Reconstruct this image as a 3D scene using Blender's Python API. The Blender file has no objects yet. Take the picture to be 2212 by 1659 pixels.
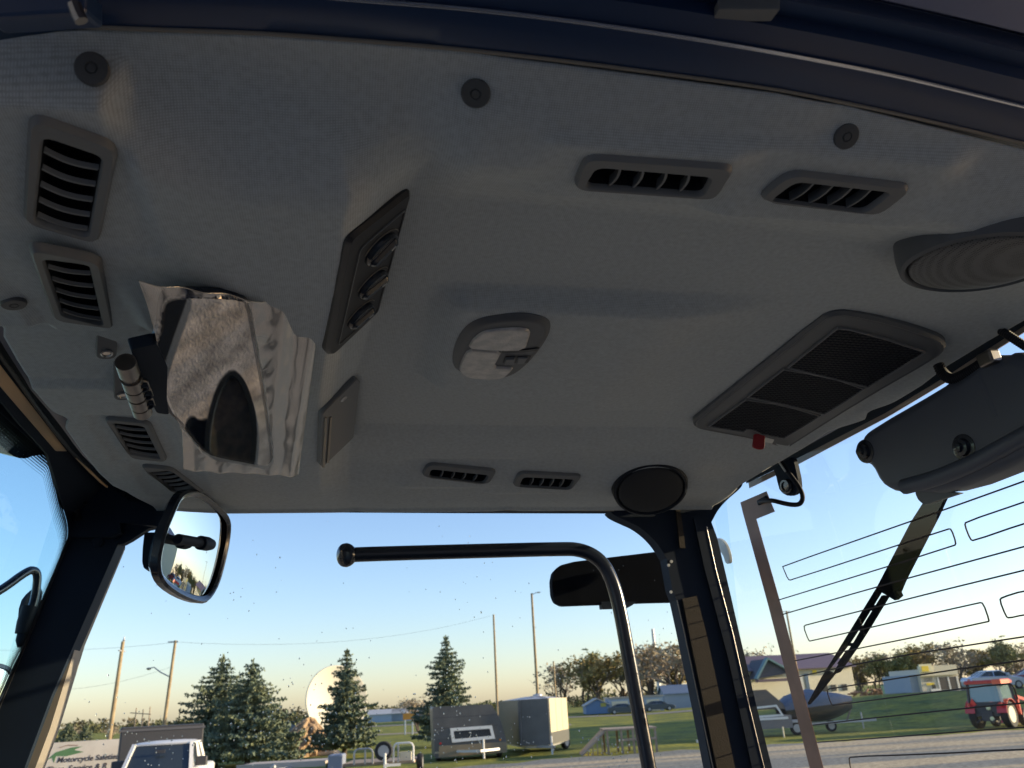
import bpy, math, random
import numpy as np
from mathutils import Vector, Matrix
random.seed(7); rng = np.random.default_rng(7)
S = bpy.context.scene; COL = S.collection
# ---------------------------------------------------------------- camera
CH = 2.25
f = 1780.; cx, cy = 1106., 829.5
AZ = math.radians(11.9); PT = math.radians(21.15); RL = math.radians(3.1)
Fd = np.array([math.sin(AZ)*math.cos(PT), math.cos(AZ)*math.cos(PT), math.sin(PT)])
R0 = np.array([math.cos(AZ), -math.sin(AZ), 0.]); U0 = np.cross(R0, Fd)
XI = math.cos(RL)*R0-math.sin(RL)*U0; YI = math.sin(RL)*R0+math.cos(RL)*U0
C0 = np.array([0., 0., CH])
def ray(x, y): return Fd+(x-cx)/f*XI-(y-cy)/f*YI
def onz(x, y, z): d = ray(x, y); return C0+d*(z/d[2])          # z, Y, X relative to the eye
def ony(x, y, Y): d = ray(x, y); return C0+d*(Y/d[1])
def onx(x, y, X): d = ray(x, y); return C0+d*(X/d[0])
def at(x, y, t): return C0+ray(x, y)*t
def onpl(x, y, p, n):
    d = ray(x, y); return C0+d*(np.dot(np.array(p)-C0, n)/np.dot(d, n))
cam = bpy.data.cameras.new("camera"); co = bpy.data.objects.new("camera", cam); COL.objects.link(co)
cam.sensor_width = 36; cam.lens = 36*f/2212; cam.clip_start = .02; cam.clip_end = 3000
cam.dof.use_dof = True; cam.dof.focus_distance = 1.15; cam.dof.aperture_fstop = 13
co.matrix_world = Matrix(((XI[0], YI[0], -Fd[0], 0), (XI[1], YI[1], -Fd[1], 0), (XI[2], YI[2], -Fd[2], CH), (0, 0, 0, 1)))
S.camera = co
# ---------------------------------------------------------------- sky and sun
SUN_AZ = math.radians(11.9+84); SUN_EL = math.radians(12)
w = bpy.data.worlds.new("World"); S.world = w; w.use_nodes = True
nt = w.node_tree; nt.nodes.clear()
sky = nt.nodes.new("ShaderNodeTexSky"); sky.sky_type = 'NISHITA'; sky.sun_disc = False
sky.sun_elevation = SUN_EL; sky.sun_rotation = SUN_AZ
sky.altitude = 300; sky.air_density = 1.0; sky.dust_density = .8; sky.ozone_density = 2.5
bg = nt.nodes.new("ShaderNodeBackground"); bg.inputs[1].default_value = .096
wo = nt.nodes.new("ShaderNodeOutputWorld")
tint = nt.nodes.new("ShaderNodeMixRGB"); tint.blend_type = 'MULTIPLY'; tint.inputs[0].default_value = 1; tint.inputs[2].default_value = (1.10, .97, 1.02, 1)
nt.links.new(sky.outputs[0], tint.inputs[1]); nt.links.new(tint.outputs[0], bg.inputs[0]); nt.links.new(bg.outputs[0], wo.inputs[0])
sl = bpy.data.lights.new("sun", 'SUN'); sl.energy = 3.0; sl.angle = math.radians(.5); sl.color = (1, .76, .47)
so = bpy.data.objects.new("sun", sl); COL.objects.link(so)
sd = Vector((math.sin(SUN_AZ)*math.cos(SUN_EL), math.cos(SUN_AZ)*math.cos(SUN_EL), math.sin(SUN_EL)))
so.rotation_euler = sd.to_track_quat('Z', 'Y').to_euler(); so.location = (0, 0, 30)
S.view_settings.view_transform = 'Standard'; S.view_settings.look = 'None'; S.view_settings.exposure = 1.62
S.view_settings.gamma = 1; S.view_settings.use_curve_mapping = False
S.render.engine = 'CYCLES'
S.cycles.max_bounces = 8; S.cycles.transparent_max_bounces = 24; S.cycles.transmission_bounces = 6

# ---------------------------------------------------------------- materials
def mat(name, col, rough=.6, metal=0., spec=.5, bump=None, noise=None, emit=None, coat=0.):
    m = bpy.data.materials.new(name); m.use_nodes = True; n = m.node_tree.nodes; L = m.node_tree.links
    b = n["Principled BSDF"]; b.inputs["Base Color"].default_value = (*col, 1)
    b.inputs["Roughness"].default_value = rough; b.inputs["Metallic"].default_value = metal
    b.inputs["Specular IOR Level"].default_value = spec; b.inputs["Coat Weight"].default_value = coat
    tc = n.new("ShaderNodeTexCoord")
    if noise:     # (scale, second colour, contrast low, high)
        t = n.new("ShaderNodeTexNoise"); t.inputs["Scale"].default_value = noise[0]; t.inputs["Detail"].default_value = 6
        r = n.new("ShaderNodeValToRGB"); r.color_ramp.elements[0].position = noise[2]; r.color_ramp.elements[1].position = noise[3]
        r.color_ramp.elements[0].color = (*col, 1); r.color_ramp.elements[1].color = (*noise[1], 1)
        if len(noise) > 4:
            mp = n.new("ShaderNodeMapping"); mp.inputs["Scale"].default_value = noise[4]
            if len(noise) > 5: mp.inputs["Rotation"].default_value = (0, 0, noise[5])
            L.new(tc.outputs["Object"], mp.inputs[0]); L.new(mp.outputs[0], t.inputs["Vector"])
        else: L.new(tc.outputs["Object"], t.inputs["Vector"])
        L.new(t.outputs[0], r.inputs[0]); L.new(r.outputs[0], b.inputs["Base Color"])
    if bump:      # (scale, strength, distance)
        t2 = n.new("ShaderNodeTexNoise"); t2.inputs["Scale"].default_value = bump[0]; t2.inputs["Detail"].default_value = 5
        bp = n.new("ShaderNodeBump"); bp.inputs["Strength"].default_value = bump[1]; bp.inputs["Distance"].default_value = bump[2]
        L.new(tc.outputs["Object"], t2.inputs["Vector"]); L.new(t2.outputs[0], bp.inputs["Height"]); L.new(bp.outputs[0], b.inputs["Normal"])
    if emit: b.inputs["Emission Color"].default_value = (*emit[0], 1); b.inputs["Emission Strength"].default_value = emit[1]
    return m
def glassmat(name, tint, refl=.06, rough=0., gcol=(1, 1, 1), bump=None):
    m = bpy.data.materials.new(name); m.use_nodes = True; n = m.node_tree.nodes; L = m.node_tree.links; n.clear()
    o = n.new("ShaderNodeOutputMaterial"); t = n.new("ShaderNodeBsdfTransparent"); t.inputs[0].default_value = (*tint, 1)
    g = n.new("ShaderNodeBsdfGlossy"); g.inputs["Roughness"].default_value = rough; g.inputs[0].default_value = (*gcol, 1)
    fr = n.new("ShaderNodeLayerWeight"); fr.inputs[0].default_value = .25
    mr = n.new("ShaderNodeMapRange"); mr.inputs[3].default_value = refl; mr.inputs[4].default_value = min(1, refl+.035)
    mx = n.new("ShaderNodeMixShader")
    L.new(fr.outputs["Fresnel"], mr.inputs[0]); L.new(mr.outputs[0], mx.inputs[0]); L.new(t.outputs[0], mx.inputs[1]); L.new(g.outputs[0], mx.inputs[2]); L.new(mx.outputs[0], o.inputs[0])
    if bump:
        tc = n.new("ShaderNodeTexCoord"); t2 = n.new("ShaderNodeTexNoise"); t2.inputs["Scale"].default_value = bump[0]; t2.inputs["Distortion"].default_value = 1.5
        bp = n.new("ShaderNodeBump"); bp.inputs["Strength"].default_value = bump[1]; bp.inputs["Distance"].default_value = bump[2]
        L.new(tc.outputs["Object"], t2.inputs["Vector"]); L.new(t2.outputs[0], bp.inputs["Height"]); L.new(bp.outputs[0], g.inputs["Normal"])
    return m
def fabric():
    m = bpy.data.materials.new("knit_fabric"); m.use_nodes = True; n = m.node_tree.nodes; L = m.node_tree.links
    b = n["Principled BSDF"]; b.inputs["Roughness"].default_value = .95; b.inputs["Specular IOR Level"].default_value = .15
    b.inputs["Sheen Weight"].default_value = .15
    tc = n.new("ShaderNodeTexCoord")
    hs = []
    for ax, sc in (("X", 150), ("Y", 190)):
        wv = n.new("ShaderNodeTexWave"); wv.bands_direction = ax; wv.inputs["Scale"].default_value = sc; wv.inputs["Distortion"].default_value = 1.3
        wv.inputs["Detail"].default_value = 2; wv.inputs["Detail Scale"].default_value = 2
        L.new(tc.outputs["Object"], wv.inputs["Vector"]); hs.append(wv)
    mu = n.new("ShaderNodeMath"); mu.operation = 'MULTIPLY'; L.new(hs[0].outputs["Fac"], mu.inputs[0]); L.new(hs[1].outputs["Fac"], mu.inputs[1])
    nz = n.new("ShaderNodeTexNoise"); nz.inputs["Scale"].default_value = 160; nz.inputs["Detail"].default_value = 4; L.new(tc.outputs["Object"], nz.inputs["Vector"])
    ad = n.new("ShaderNodeMath"); ad.operation = 'ADD'; L.new(mu.outputs[0], ad.inputs[0]); L.new(nz.outputs[0], ad.inputs[1])
    bp = n.new("ShaderNodeBump"); bp.inputs["Strength"].default_value = .2; bp.inputs["Distance"].default_value = .0006
    L.new(ad.outputs[0], bp.inputs["Height"]); L.new(bp.outputs[0], b.inputs["Normal"])
    r = n.new("ShaderNodeValToRGB"); r.color_ramp.elements[0].color = (.41, .447, .465, 1); r.color_ramp.elements[1].color = (.585, .635, .66, 1)
    r.color_ramp.elements[0].position = .35; r.color_ramp.elements[1].position = 1.25
    L.new(ad.outputs[0], r.inputs[0]); L.new(r.outputs[0], b.inputs["Base Color"])
    return m
M = dict(
 fabric=fabric(),
 greyplastic=mat("grey_plastic", (.185, .195, .205), .55, bump=(900, .15, .0005)),
 darkplastic=mat("dark_plastic", (.018, .023, .033), .6, spec=.25, bump=(700, .1, .0005)),
 panel=mat("panel_plastic", (.020, .022, .028), .45, bump=(900, .12, .0004)),
 black=mat("black_plastic", (.016, .026, .045), .6, spec=.15),  # navy in the black bases stands for bluish haze over dark parts
 blackgloss=mat("black_painted_steel", (.016, .023, .038), .22, coat=.4),
 navy=mat("roof_liner_plastic", (.018, .045, .12), .36),  # navy base stands for sky reflected in black plastic
 cavity=mat("vent_duct", (.006, .008, .013), .7),
 rubber=mat("rubber_seal", (.012, .014, .02), .7),
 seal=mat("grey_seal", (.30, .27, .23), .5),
 edge=mat("metal_edge", (.75, .78, .85), .25, metal=.8),
 bezel=mat("grille_bezel", (.115, .125, .138), .5, bump=(900, .15, .0005)),
 fast=mat("fastener_plastic", (.10, .105, .11), .5),
 lit=mat("pillar_sun_patch", (.040, .030, .020), .7, bump=(300, .3, .001)),  # brown tone painted for sunlight on the black pillar
 tan=mat("sun_painted_tan", (.72, .55, .36), .8, bump=(300, .3, .001)),  # tan raised to stand for sunlight that does not reach the strip
 chrome=mat("chrome", (.55, .54, .53), .28, metal=1.),
 steel=mat("brushed_steel", (.24, .225, .215), .38, metal=1.),
 mirror=mat("mirror_glass", (.86, .88, .88), .008, metal=1.),
 mirror2=mat("tinted_mirror", (.66, .62, .57), .01, metal=1.),
 lens=mat("clear_lens", (.50, .49, .48), .22, spec=.8, bump=(420, .6, .0014), noise=(60, (.66, .63, .6), .4, .62)),
 mesh=mat("filter_mesh", (.02, .024, .03), .6),
 cover=mat("cover_plastic", (.095, .115, .155), .42, bump=(500, .12, .0006)),
 copper=mat("copper_busbar", (.20, .11, .075), .5, noise=(14, (.29, .16, .11), .3, .7)),
 line=mat("heater_line", (.05, .035, .03), .6),
 red=mat("red_plastic", (.42, .015, .02), .4),
 white=mat("white_plastic", (.75, .75, .72), .5),
 glass=glassmat("window_glass", (.93, .965, .975), .002),
 wglass=glassmat("windshield_glass", (.82, .95, .97), .012),
 film=glassmat("plastic_film", (.93, .92, .91), .10, .02, (1, .97, .94)),
 film2=glassmat("plastic_film_loose", (.84, .83, .82), .33, .17, (1, .95, .90), bump=(4, .06, .03)),
 yellow=mat("yellow_sign", (.85, .62, .04), .6),
)
def fritmat():
    m = bpy.data.materials.new("frit_print"); m.use_nodes = True; n = m.node_tree.nodes; L = m.node_tree.links; n.clear()
    o = n.new("ShaderNodeOutputMaterial"); t = n.new("ShaderNodeBsdfTransparent"); d = n.new("ShaderNodeBsdfDiffuse"); d.inputs[0].default_value = (.01, .014, .02, 1)
    uv = n.new("ShaderNodeUVMap"); sp = n.new("ShaderNodeSeparateXYZ"); L.new(uv.outputs[0], sp.inputs[0])
    # u: metres along the border, v: 0 at the solid edge, 1 at the clear glass
    def M2(op, a, b=None):
        k = n.new("ShaderNodeMath"); k.operation = op
        for i, q in enumerate((a, b)):
            if q is None: continue
            if isinstance(q, (int, float)): k.inputs[i].default_value = q
            else: L.new(q, k.inputs[i])
        return k.outputs[0]
    u = M2('MULTIPLY', sp.outputs[0], 1/.0042); v = M2('MULTIPLY', sp.outputs[1], 8.0)
    row = M2('FLOOR', v); off = M2('MULTIPLY', M2('MODULO', row, 2.0), .5)
    fu = M2('SUBTRACT', M2('FRACT', M2('ADD', u, off)), .5); fv = M2('SUBTRACT', M2('FRACT', v), .5)
    dist = M2('SQRT', M2('ADD', M2('MULTIPLY', fu, fu), M2('MULTIPLY', fv, fv)))
    rad = M2('SUBTRACT', .62, M2('MULTIPLY', row, .062))
    msk = M2('LESS_THAN', dist, rad)
    mx = n.new("ShaderNodeMixShader"); L.new(msk, mx.inputs[0]); L.new(t.outputs[0], mx.inputs[1]); L.new(d.outputs[0], mx.inputs[2]); L.new(mx.outputs[0], o.inputs[0])
    return m
M['frit'] = fritmat()

# ---------------------------------------------------------------- mesh helpers
def nrm(v): v = np.array(v, float); return v/(np.linalg.norm(v)+1e-12)
class MB:
    def __init__(s): s.v = []; s.f = []; s.uv = None
    def add(s, vs, fs):
        o = len(s.v); s.v += [tuple(map(float, p)) for p in vs]; s.f += [tuple(i+o for i in q) for q in fs]; return s
    def box(s, a, b):
        (x0, y0, z0), (x1, y1, z1) = a, b
        return s.add([(x0, y0, z0), (x1, y0, z0), (x1, y1, z0), (x0, y1, z0), (x0, y0, z1), (x1, y0, z1), (x1, y1, z1), (x0, y1, z1)],
                     [(0, 3, 2, 1), (4, 5, 6, 7), (0, 1, 5, 4), (1, 2, 6, 5), (2, 3, 7, 6), (3, 0, 4, 7)])
    def bbox(s, a, b, r=.02):      # box with chamfered vertical and top edges
        (x0, y0, z0), (x1, y1, z1) = a, b
        p = rnd([(x0, y0), (x1, y0), (x1, y1), (x0, y1)], r, 3)
        pi = inset(p, r*.5)
        return s.loft([(p, z0), (p, z1-r*.5), (pi, z1)], None, True, True)
    def obox(s, c, ax, ay, az):    # centre and three half-axes
        c, ax, ay, az = map(np.array, (c, ax, ay, az))
        vs = [c+i*ax+j*ay+k*az for k in (-1, 1) for i, j in ((-1, -1), (1, -1), (1, 1), (-1, 1))]
        return s.add(vs, [(0, 3, 2, 1), (4, 5, 6, 7), (0, 1, 5, 4), (1, 2, 6, 5), (2, 3, 7, 6), (3, 0, 4, 7)])
    def bar(s, a, b, wd, hg, up=(0, 0, 1)):
        a = np.array(a, float); b = np.array(b, float); d = nrm(b-a); x = nrm(np.cross(d, up)) if abs(np.dot(d, nrm(up))) < .999 else np.array([1., 0, 0]); y = np.cross(x, d)
        return s.obox((a+b)/2, (b-a)/2, x*wd/2, y*hg/2)
    def loft(s, loops, P=None, cap0=False, cap1=False, close=True):
        o = len(s.v); n = len(loops[0][0])
        for poly, wv in loops:
            for q in poly:
                s.v.append(tuple(map(float, (P.w(q, wv) if P else (q[0], q[1], wv)))))
        for k in range(len(loops)-1):
            for i in range(n if close else n-1):
                j = (i+1) % n; s.f.append((o+k*n+i, o+k*n+j, o+(k+1)*n+j, o+(k+1)*n+i))
        if cap0: s.f.append(tuple(o+i for i in range(n))[::-1])
        if cap1: s.f.append(tuple(o+(len(loops)-1)*n+i for i in range(n)))
        return s
    def tube(s, pts, r, n=10, cap=True, taper=None):
        pts = [np.array(p, float) for p in pts]; o = len(s.v); prev = None
        for i, p in enumerate(pts):
            t = nrm((pts[min(i+1, len(pts)-1)]-pts[max(i-1, 0)]))
            if prev is None: a = nrm(np.cross(t, (0, 0, 1) if abs(t[2]) < .9 else (1, 0, 0)))
            else: a = nrm(prev-np.dot(prev, t)*t)
            prev = a; b = np.cross(t, a); rr = r if not hasattr(r, '__len__') else r[i]
            for k in range(n):
                an = 2*math.pi*k/n; s.v.append(tuple(p+rr*(math.cos(an)*a+math.sin(an)*b)))
        for i in range(len(pts)-1):
            for k in range(n):
                j = (k+1) % n; s.f.append((o+i*n+k, o+i*n+j, o+(i+1)*n+j, o+(i+1)*n+k))
        if cap: s.f.append(tuple(o+k for k in range(n))[::-1]); s.f.append(tuple(o+(len(pts)-1)*n+k for k in range(n)))
        return s
    def disc(s, c, nn, prof, n=24):   # lathe: prof = [(radius, offset along nn)]
        c = np.array(c, float); nn = nrm(nn); a = nrm(np.cross(nn, (0, 0, 1) if abs(nn[2]) < .9 else (1, 0, 0))); b = np.cross(nn, a); o = len(s.v)
        for r, h in prof:
            for k in range(n):
                an = 2*math.pi*k/n; s.v.append(tuple(c+nn*h+r*(math.cos(an)*a+math.sin(an)*b)))
        for i in range(len(prof)-1):
            for k in range(n):
                j = (k+1) % n; s.f.append((o+i*n+k, o+i*n+j, o+(i+1)*n+j, o+(i+1)*n+k))
        s.f.append(tuple(o+k for k in range(n))[::-1]); s.f.append(tuple(o+(len(prof)-1)*n+k for k in range(n)))
        return s
    def wheel(s, c, ax, R, wd, n=28):
        h = wd/2
        return s.disc(c, ax, [(R*.6, -h*.9), (R*.9, -h), (R, -h*.6), (R, h*.6), (R*.9, h), (R*.6, h*.9)], n)
    def build(s, name, m, parent=None, smooth=False, world=False, bevel=0, **props):
        me = bpy.data.meshes.new(name); V = np.array(s.v, float)
        if world and parent is not None:
            r = parent
            while r.parent: r = r.parent
            V = V-np.array(r.location)
        me.from_pydata(V.tolist(), [], s.f); me.materials.append(M[m] if isinstance(m, str) else m)
        if smooth:
            for p in me.polygons: p.use_smooth = True
        me.update()
        o = bpy.data.objects.new(name, me); COL.objects.link(o)
        if parent: o.parent = parent
        if bevel:
            b = o.modifiers.new("bevel", 'BEVEL'); b.width = bevel; b.segments = 2; b.limit_method = 'ANGLE'; b.angle_limit = .6
        if smooth:
            try:
                ss = o.modifiers.new("ws", 'WEIGHTED_NORMAL'); ss.keep_sharp = True
                for e in me.edges: pass
                me.set_sharp_from_angle(angle=math.radians(40))
            except Exception: pass
        for k, v in props.items(): o[k] = v
        return o
def rnd(poly, r, n=4):
    P = [np.array(p, float) for p in poly]; out = []; N = len(P)
    for i in range(N):
        a, b, c = P[i-1], P[i], P[(i+1) % N]
        ra = min(r, np.linalg.norm(a-b)*.48); rc = min(r, np.linalg.norm(c-b)*.48)
        p0 = b+nrm(a-b)*ra; p2 = b+nrm(c-b)*rc
        for k in range(n+1):
            t = k/n; out.append((1-t)**2*p0+2*t*(1-t)*b+t*t*p2)
    return out
def area2(P): return sum(P[i-1][0]*P[i][1]-P[i][0]*P[i-1][1] for i in range(len(P)))
def inset(P, d):
    P = [np.array(p, float)[:2] for p in P]; N = len(P); sg = 1 if area2(P) > 0 else -1; out = []
    for i in range(N):
        a, b, c = P[i-1], P[i], P[(i+1) % N]
        e1 = b-a; e2 = c-b
        if np.linalg.norm(e1) < 1e-9: e1 = e2
        if np.linalg.norm(e2) < 1e-9: e2 = e1
        n1 = nrm((-e1[1], e1[0]))*sg; n2 = nrm((-e2[1], e2[0]))*sg; m = nrm(n1+n2); k = max(.5, np.dot(m, n1)); out.append(b+m*d/k)
    return out
def smoothpoly(P, it=2, close=True):
    P = [np.array(p, float) for p in P]
    for _ in range(it):
        Q = []
        N = len(P)
        for i in range(N if close else N-1):
            a, b = P[i], P[(i+1) % N]; Q += [a*.75+b*.25, a*.25+b*.75]
        if not close: Q = [P[0]]+Q+[P[-1]]
        P = Q
    return P
class PL:            # plane with local 2-D frame; n points to the viewer's side
    def __init__(s, o, n, ex=None):
        s.o = np.array(o, float); s.n = nrm(n)
        if np.dot(s.n, C0-s.o) < 0: s.n = -s.n
        ex = np.array(ex if ex is not None else (1, 0, 0), float); s.ex = nrm(ex-np.dot(ex, s.n)*s.n); s.ey = np.cross(s.n, s.ex)
    def px(s, x, y):
        p = onpl(x, y, s.o, s.n)-s.o; return np.array([np.dot(p, s.ex), np.dot(p, s.ey)])
    def poly(s, L): return [s.px(*q) for q in L]
    def w(s, q, h=0.): return s.o+s.ex*q[0]+s.ey*q[1]+s.n*h
def empty(name, loc, rotz=0., **props):
    o = bpy.data.objects.new(name, None); COL.objects.link(o); o.location = tuple(map(float, loc)); o.rotation_euler = (0, 0, rotz)
    o.empty_display_size = .1
    for k, v in props.items(): o[k] = v
    return o
def tag(o, label, cat, group=None, kind=None):
    o['label'] = label; o['category'] = cat
    if group: o['group'] = group
    if kind: o['kind'] = kind
    return o
def copy_tree(o, parent=None):
    c = o.copy(); COL.objects.link(c)
    if parent: c.parent = parent
    for ch in list(o.children): copy_tree(ch, c)
    return c
# ================================================================ TRACTOR CAB
TR = empty("cab_tractor", (0.2, 1.07, 0)); tag(TR, "compact tractor cab seen from inside the open door, grey fabric ceiling and black frame", "tractor")
def sst(x, a, b): t = np.clip((x-a)/((b-a) if abs(b-a) > 1e-9 else 1e-9) if not hasattr(b, '__len__') and not hasattr(a, '__len__') else (x-a)/(b-a+1e-9), 0, 1); return t*t*(3-2*t)
DENT = []
def lin(x, a, b, s=.25): t = np.clip((x-a)/(b-a+1e-9), 0, 1); return (1-s)*t+s*t*t*(3-2*t)
def Dfun(x, y):
    x = np.asarray(x, float); y = np.asarray(y, float)
    near = np.interp(y-np.interp(x, [.149, .333, .599, .8], [0, .008, .040, .085]), [.40, .47, .485, .515, .545, .56, .575, .60, .648, .66, .70], [-.012, 0, .008, .024, .0325, .0355, .0325, .0215, .0026, .0, 0])
    wn = sst(x, .03, .10)
    # front console
    xl = np.interp(y, [.47, .50, .53, .555, .59, .63, .89, 1.09, 1.35, 1.7], [-.30, -.16, -.05, -.01, -.004, -.009, -.027, -.041, -.048, -.05])
    xu = np.interp(y, [.47, .52, .56, .64, .9, 1.12, 1.4, 1.7], [.30, .14, .07, .05, .028, .006, .002, 0])
    con = 1-lin(x, xl, xu)
    dc = .06-.030*sst(y, .855, .89)*(1-sst(x, -.16, -.05))-.018*sst(y, .85, 1.15)*sst(x, -.16, -.05)
    dc = dc+.035*np.clip((y-1.2)/.4, 0, 1.3)*(1-.3*sst(x, -.2, 0))+.010*sst(y, 1.06, 1.09)*(1-sst(x, -.2, -.1))
    hump = np.exp(-((y-1.06)/.03)**2)*(1-sst(x, -.22, -.12))*.004
    rw = .038+.08*sst(x, -.26, -.08)
    rampn = sst(y, .480, .490+rw)
    dcon = (dc+hump)*rampn
    far = .176*np.clip(y-1.33, 0, 9)+.006*sst(y, 1.30, 1.40)
    # dome-light panel
    inn = sst(y, .822, .86)*(1-sst(y+.0-(x-.10)*.32, 1.10, 1.112))*sst(x, .085, .135)
    inn = inn*(1-sst(x, .36, .56))
    dome = .022*inn
    main = near*wn+far+dome-.0
    # speaker pods
    pn = .012*np.exp(-(((x-.72)/.13)**2+((y-.62)/.10)**2)**2); pf = .020*np.exp(-(((x-.62)/.13)**2+((y-1.56)/.12)**2)**2)
    main = main+pn+pf
    # fastener dimples
    d = main*(1-con)+np.maximum(dcon, main*.0)*con+0*x
    for bx, by in BTN: d = d-.003*np.exp(-(((x-bx)**2+(y-by)**2)/.020**2))
    for (vx, vy, hx, hy, pa, pb, pc, dp_) in DENT:
        wv_ = sst(np.abs(x-vx), hx+(.055 if hx > .05 else .030), hx+.010)*sst(np.abs(y-vy), hy+.026, hy+.010); d = d+(pa+pb*(x-vx)+pc*(y-vy)-dp_-d)*wv_
    roll = .015*(sst(x, .84, .93)); d = d+(.0655-d)*sst(y, 1.44, 1.65)
    return d+roll
BTN = [(-.17, .475), (.085, .495), (.40, .505), (-.345, .835)]
def zf(x, y): return .45-Dfun(x, y)
def hit(px_, py_):
    d = ray(px_, py_); z = .45
    for _ in range(40):
        p = d*(z/d[2]); z = .6*z+.4*float(zf(p[0], p[1]))
    return C0+d*(z/d[2])
def hitplane(pts, lift=0.):
    P = [hit(*q) for q in pts]; c = sum(P)/len(P)
    u, s_, vt = np.linalg.svd(np.array(P)-c); n = vt[2]
    if n[2] > 0: n = -n
    return PL(c+np.array(n)*lift, n, (1, 0, 0))
# ---- vents: outer and inner corner pixels, slat axis
VENTS = [
 ([(1264,336),(1590,360),(1546,430),(1237,408)], [(1290,360),(1538,381),(1518,421),(1263,402)], 'u'),
 ([(1705,371),(1976,403),(1898,465),(1633,430)], [(1718,392),(1925,415),(1868,457),(1663,433)], 'u'),
 ([(63,247),(257,317),(213,527),(50,480)], [(93,293),(222,337),(190,510),(75,477)], 'v'),
 ([(60,533),(217,563),(247,708),(117,690)], [(92,556),(192,570),(222,701),(135,680)], 'v'),
 ([(223,902),(322,911),(362,997),(283,989)], [(242,912),(310,919),(347,991),(279,979)], 'v'),
 ([(302,1005),(370,1011),(444,1066),(372,1063)], [(318,1019),(368,1015),(419,1054),(379,1061)], 'v'),
 ([(924,1001),(1074,1015),(1057,1045),(909,1028)], [(931,1013),(1056,1026),(1044,1044),(926,1030)], 'u'),
 ([(1121,1020),(1259,1026),(1234,1058),(1106,1050)], [(1131,1030),(1241,1035),(1229,1056),(1121,1050)], 'u'),
]
_new = []
for vi, (oc, ic, ax) in enumerate(VENTS):
    h_ = sum(hit(*q) for q in oc)/4; hx, hy = (.073, .030) if ax == 'u' else (.032, .075)
    gx, gy = np.meshgrid(np.linspace(-hx, hx, 9), np.linspace(-hy, hy, 9)); dd_ = Dfun(gx+h_[0], gy+h_[1])
    A_ = np.stack([np.ones(81), gx.ravel(), gy.ravel()], -1); co_ = np.linalg.lstsq(A_, dd_.ravel(), rcond=None)[0]
    _new.append((h_[0], h_[1], hx, hy, co_[0], co_[1], co_[2], .001 if vi < 2 else .004))
DENT += _new
vplanes = []; holes = []
for oc, ic, ax in VENTS:
    P = hitplane(oc, .009 if len(vplanes) == 3 else .0035); vplanes.append(P)
    q = [P.w(p, 0)[:2] for p in inset(P.poly(ic), -.003)]; holes.append(np.array(q))
GR = [(1505,915),(1790,672),(1990,695),(2040,740),(1940,805),(1685,958),(1640,950),(1560,925)]
def inpoly(X, Y, P):
    ins = np.zeros(X.shape, bool); n = len(P); j = n-1
    for i in range(n):
        c = ((P[i][1] > Y) != (P[j][1] > Y)) & (X < (P[j][0]-P[i][0])*(Y-P[i][1])/(P[j][1]-P[i][1]+1e-12)+P[i][0])
        ins ^= c; j = i
    return ins
def headliner():
    fr = np.array([hit(*q)[:2] for q in [(0,700),(0,718),(30,770),(62,820),(82,854),(119,897),(144,929),(174,971),(211,1018),(243,1048),(273,1062),(331,1094)]])
    fr = fr[np.argsort(fr[:, 1])]
    rr = np.array([hit(*q)[:2] for q in [(2212,692),(2100,760),(2040,805),(1900,890),(1700,985),(1603,1042)]]); rr = rr[np.argsort(rr[:, 1])]
    yf = hit(900, 1100)[1]
    xf = lambda y: np.interp(y, np.r_[.35, fr[:, 1]], np.r_[fr[0, 0]+.02, fr[:, 0]])
    xr = lambda y: np.interp(y, np.r_[.3, rr[:, 1]], np.r_[.885, rr[:, 0]])
    ee = np.array([onz(x, y, .452) for x, y in [(-60,64),(0,63),(133,65),(300,72),(567,80),(737,93),(971,112),(1204,138),(1475,173),(1675,200),(1908,247),(2212,317),(2500,402)]])
    yn = lambda x: np.interp(x, np.r_[-.6, ee[:, 0], 1.0], np.r_[.50, ee[:, 1], .60])-.003
    nx, ny = 400, 380
    s = np.linspace(0, 1, nx+1); t = np.linspace(0, 1, ny+1); Sg, T = np.meshgrid(s, t)
    y0 = .48+T*(yf-.48); X = xf(y0)*(1-Sg)+xr(y0)*Sg
    Y = yn(X)*(1-T)+yf*T
    # small notches along the far and rear edges
    Z = zf(X, Y)
    Z = Z-.006*np.exp(-((T-1)/.006)**2)
    for k in [(770, 1096), (1095, 1096)]:
        h = hit(*k); Y -= 0.012*np.exp(-((X-h[0])/.02)**2)*sst(T, .97, 1)
    h = hit(1880, 885); X -= .018*np.exp(-((Y-h[1])/.03)**2)*sst(Sg, .965, 1)
    h = hit(134, 905); X += .012*sst(Sg, .05, 0)*np.exp(-((Y-h[1])/.02)**2)
    V = np.stack([X, Y, Z+CH], -1).reshape(-1, 3)-np.array(TR.location)
    i = np.arange(ny)[:, None]*(nx+1)+np.arange(nx)[None, :]
    F = np.stack([i, i+(nx+1), i+nx+2, i+1], -1).reshape(-1, 4)
    Xc = (X[:-1, :-1]+X[1:, 1:]).ravel()/2; Yc = (Y[:-1, :-1]+Y[1:, 1:]).ravel()/2; keep = np.ones(len(F), bool)
    for hq in holes: keep &= ~inpoly(Xc, Yc, hq)
    F = F[keep]
    me = bpy.data.meshes.new("headliner"); me.from_pydata(V.tolist(), [], F.tolist()); me.materials.append(M['fabric'])
    me.polygons.foreach_set("use_smooth", [True]*len(F)); me.update()
    o = bpy.data.objects.new("headliner", me); COL.objects.link(o); o.parent = TR
    sm = o.modifiers.new("thick", 'SOLIDIFY'); sm.thickness = .005; sm.offset = -1 if me.polygons[0].normal.z > 0 else -1
    return o, fr, rr, yf
HL, FRE, RRE, YF = headliner()
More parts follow.
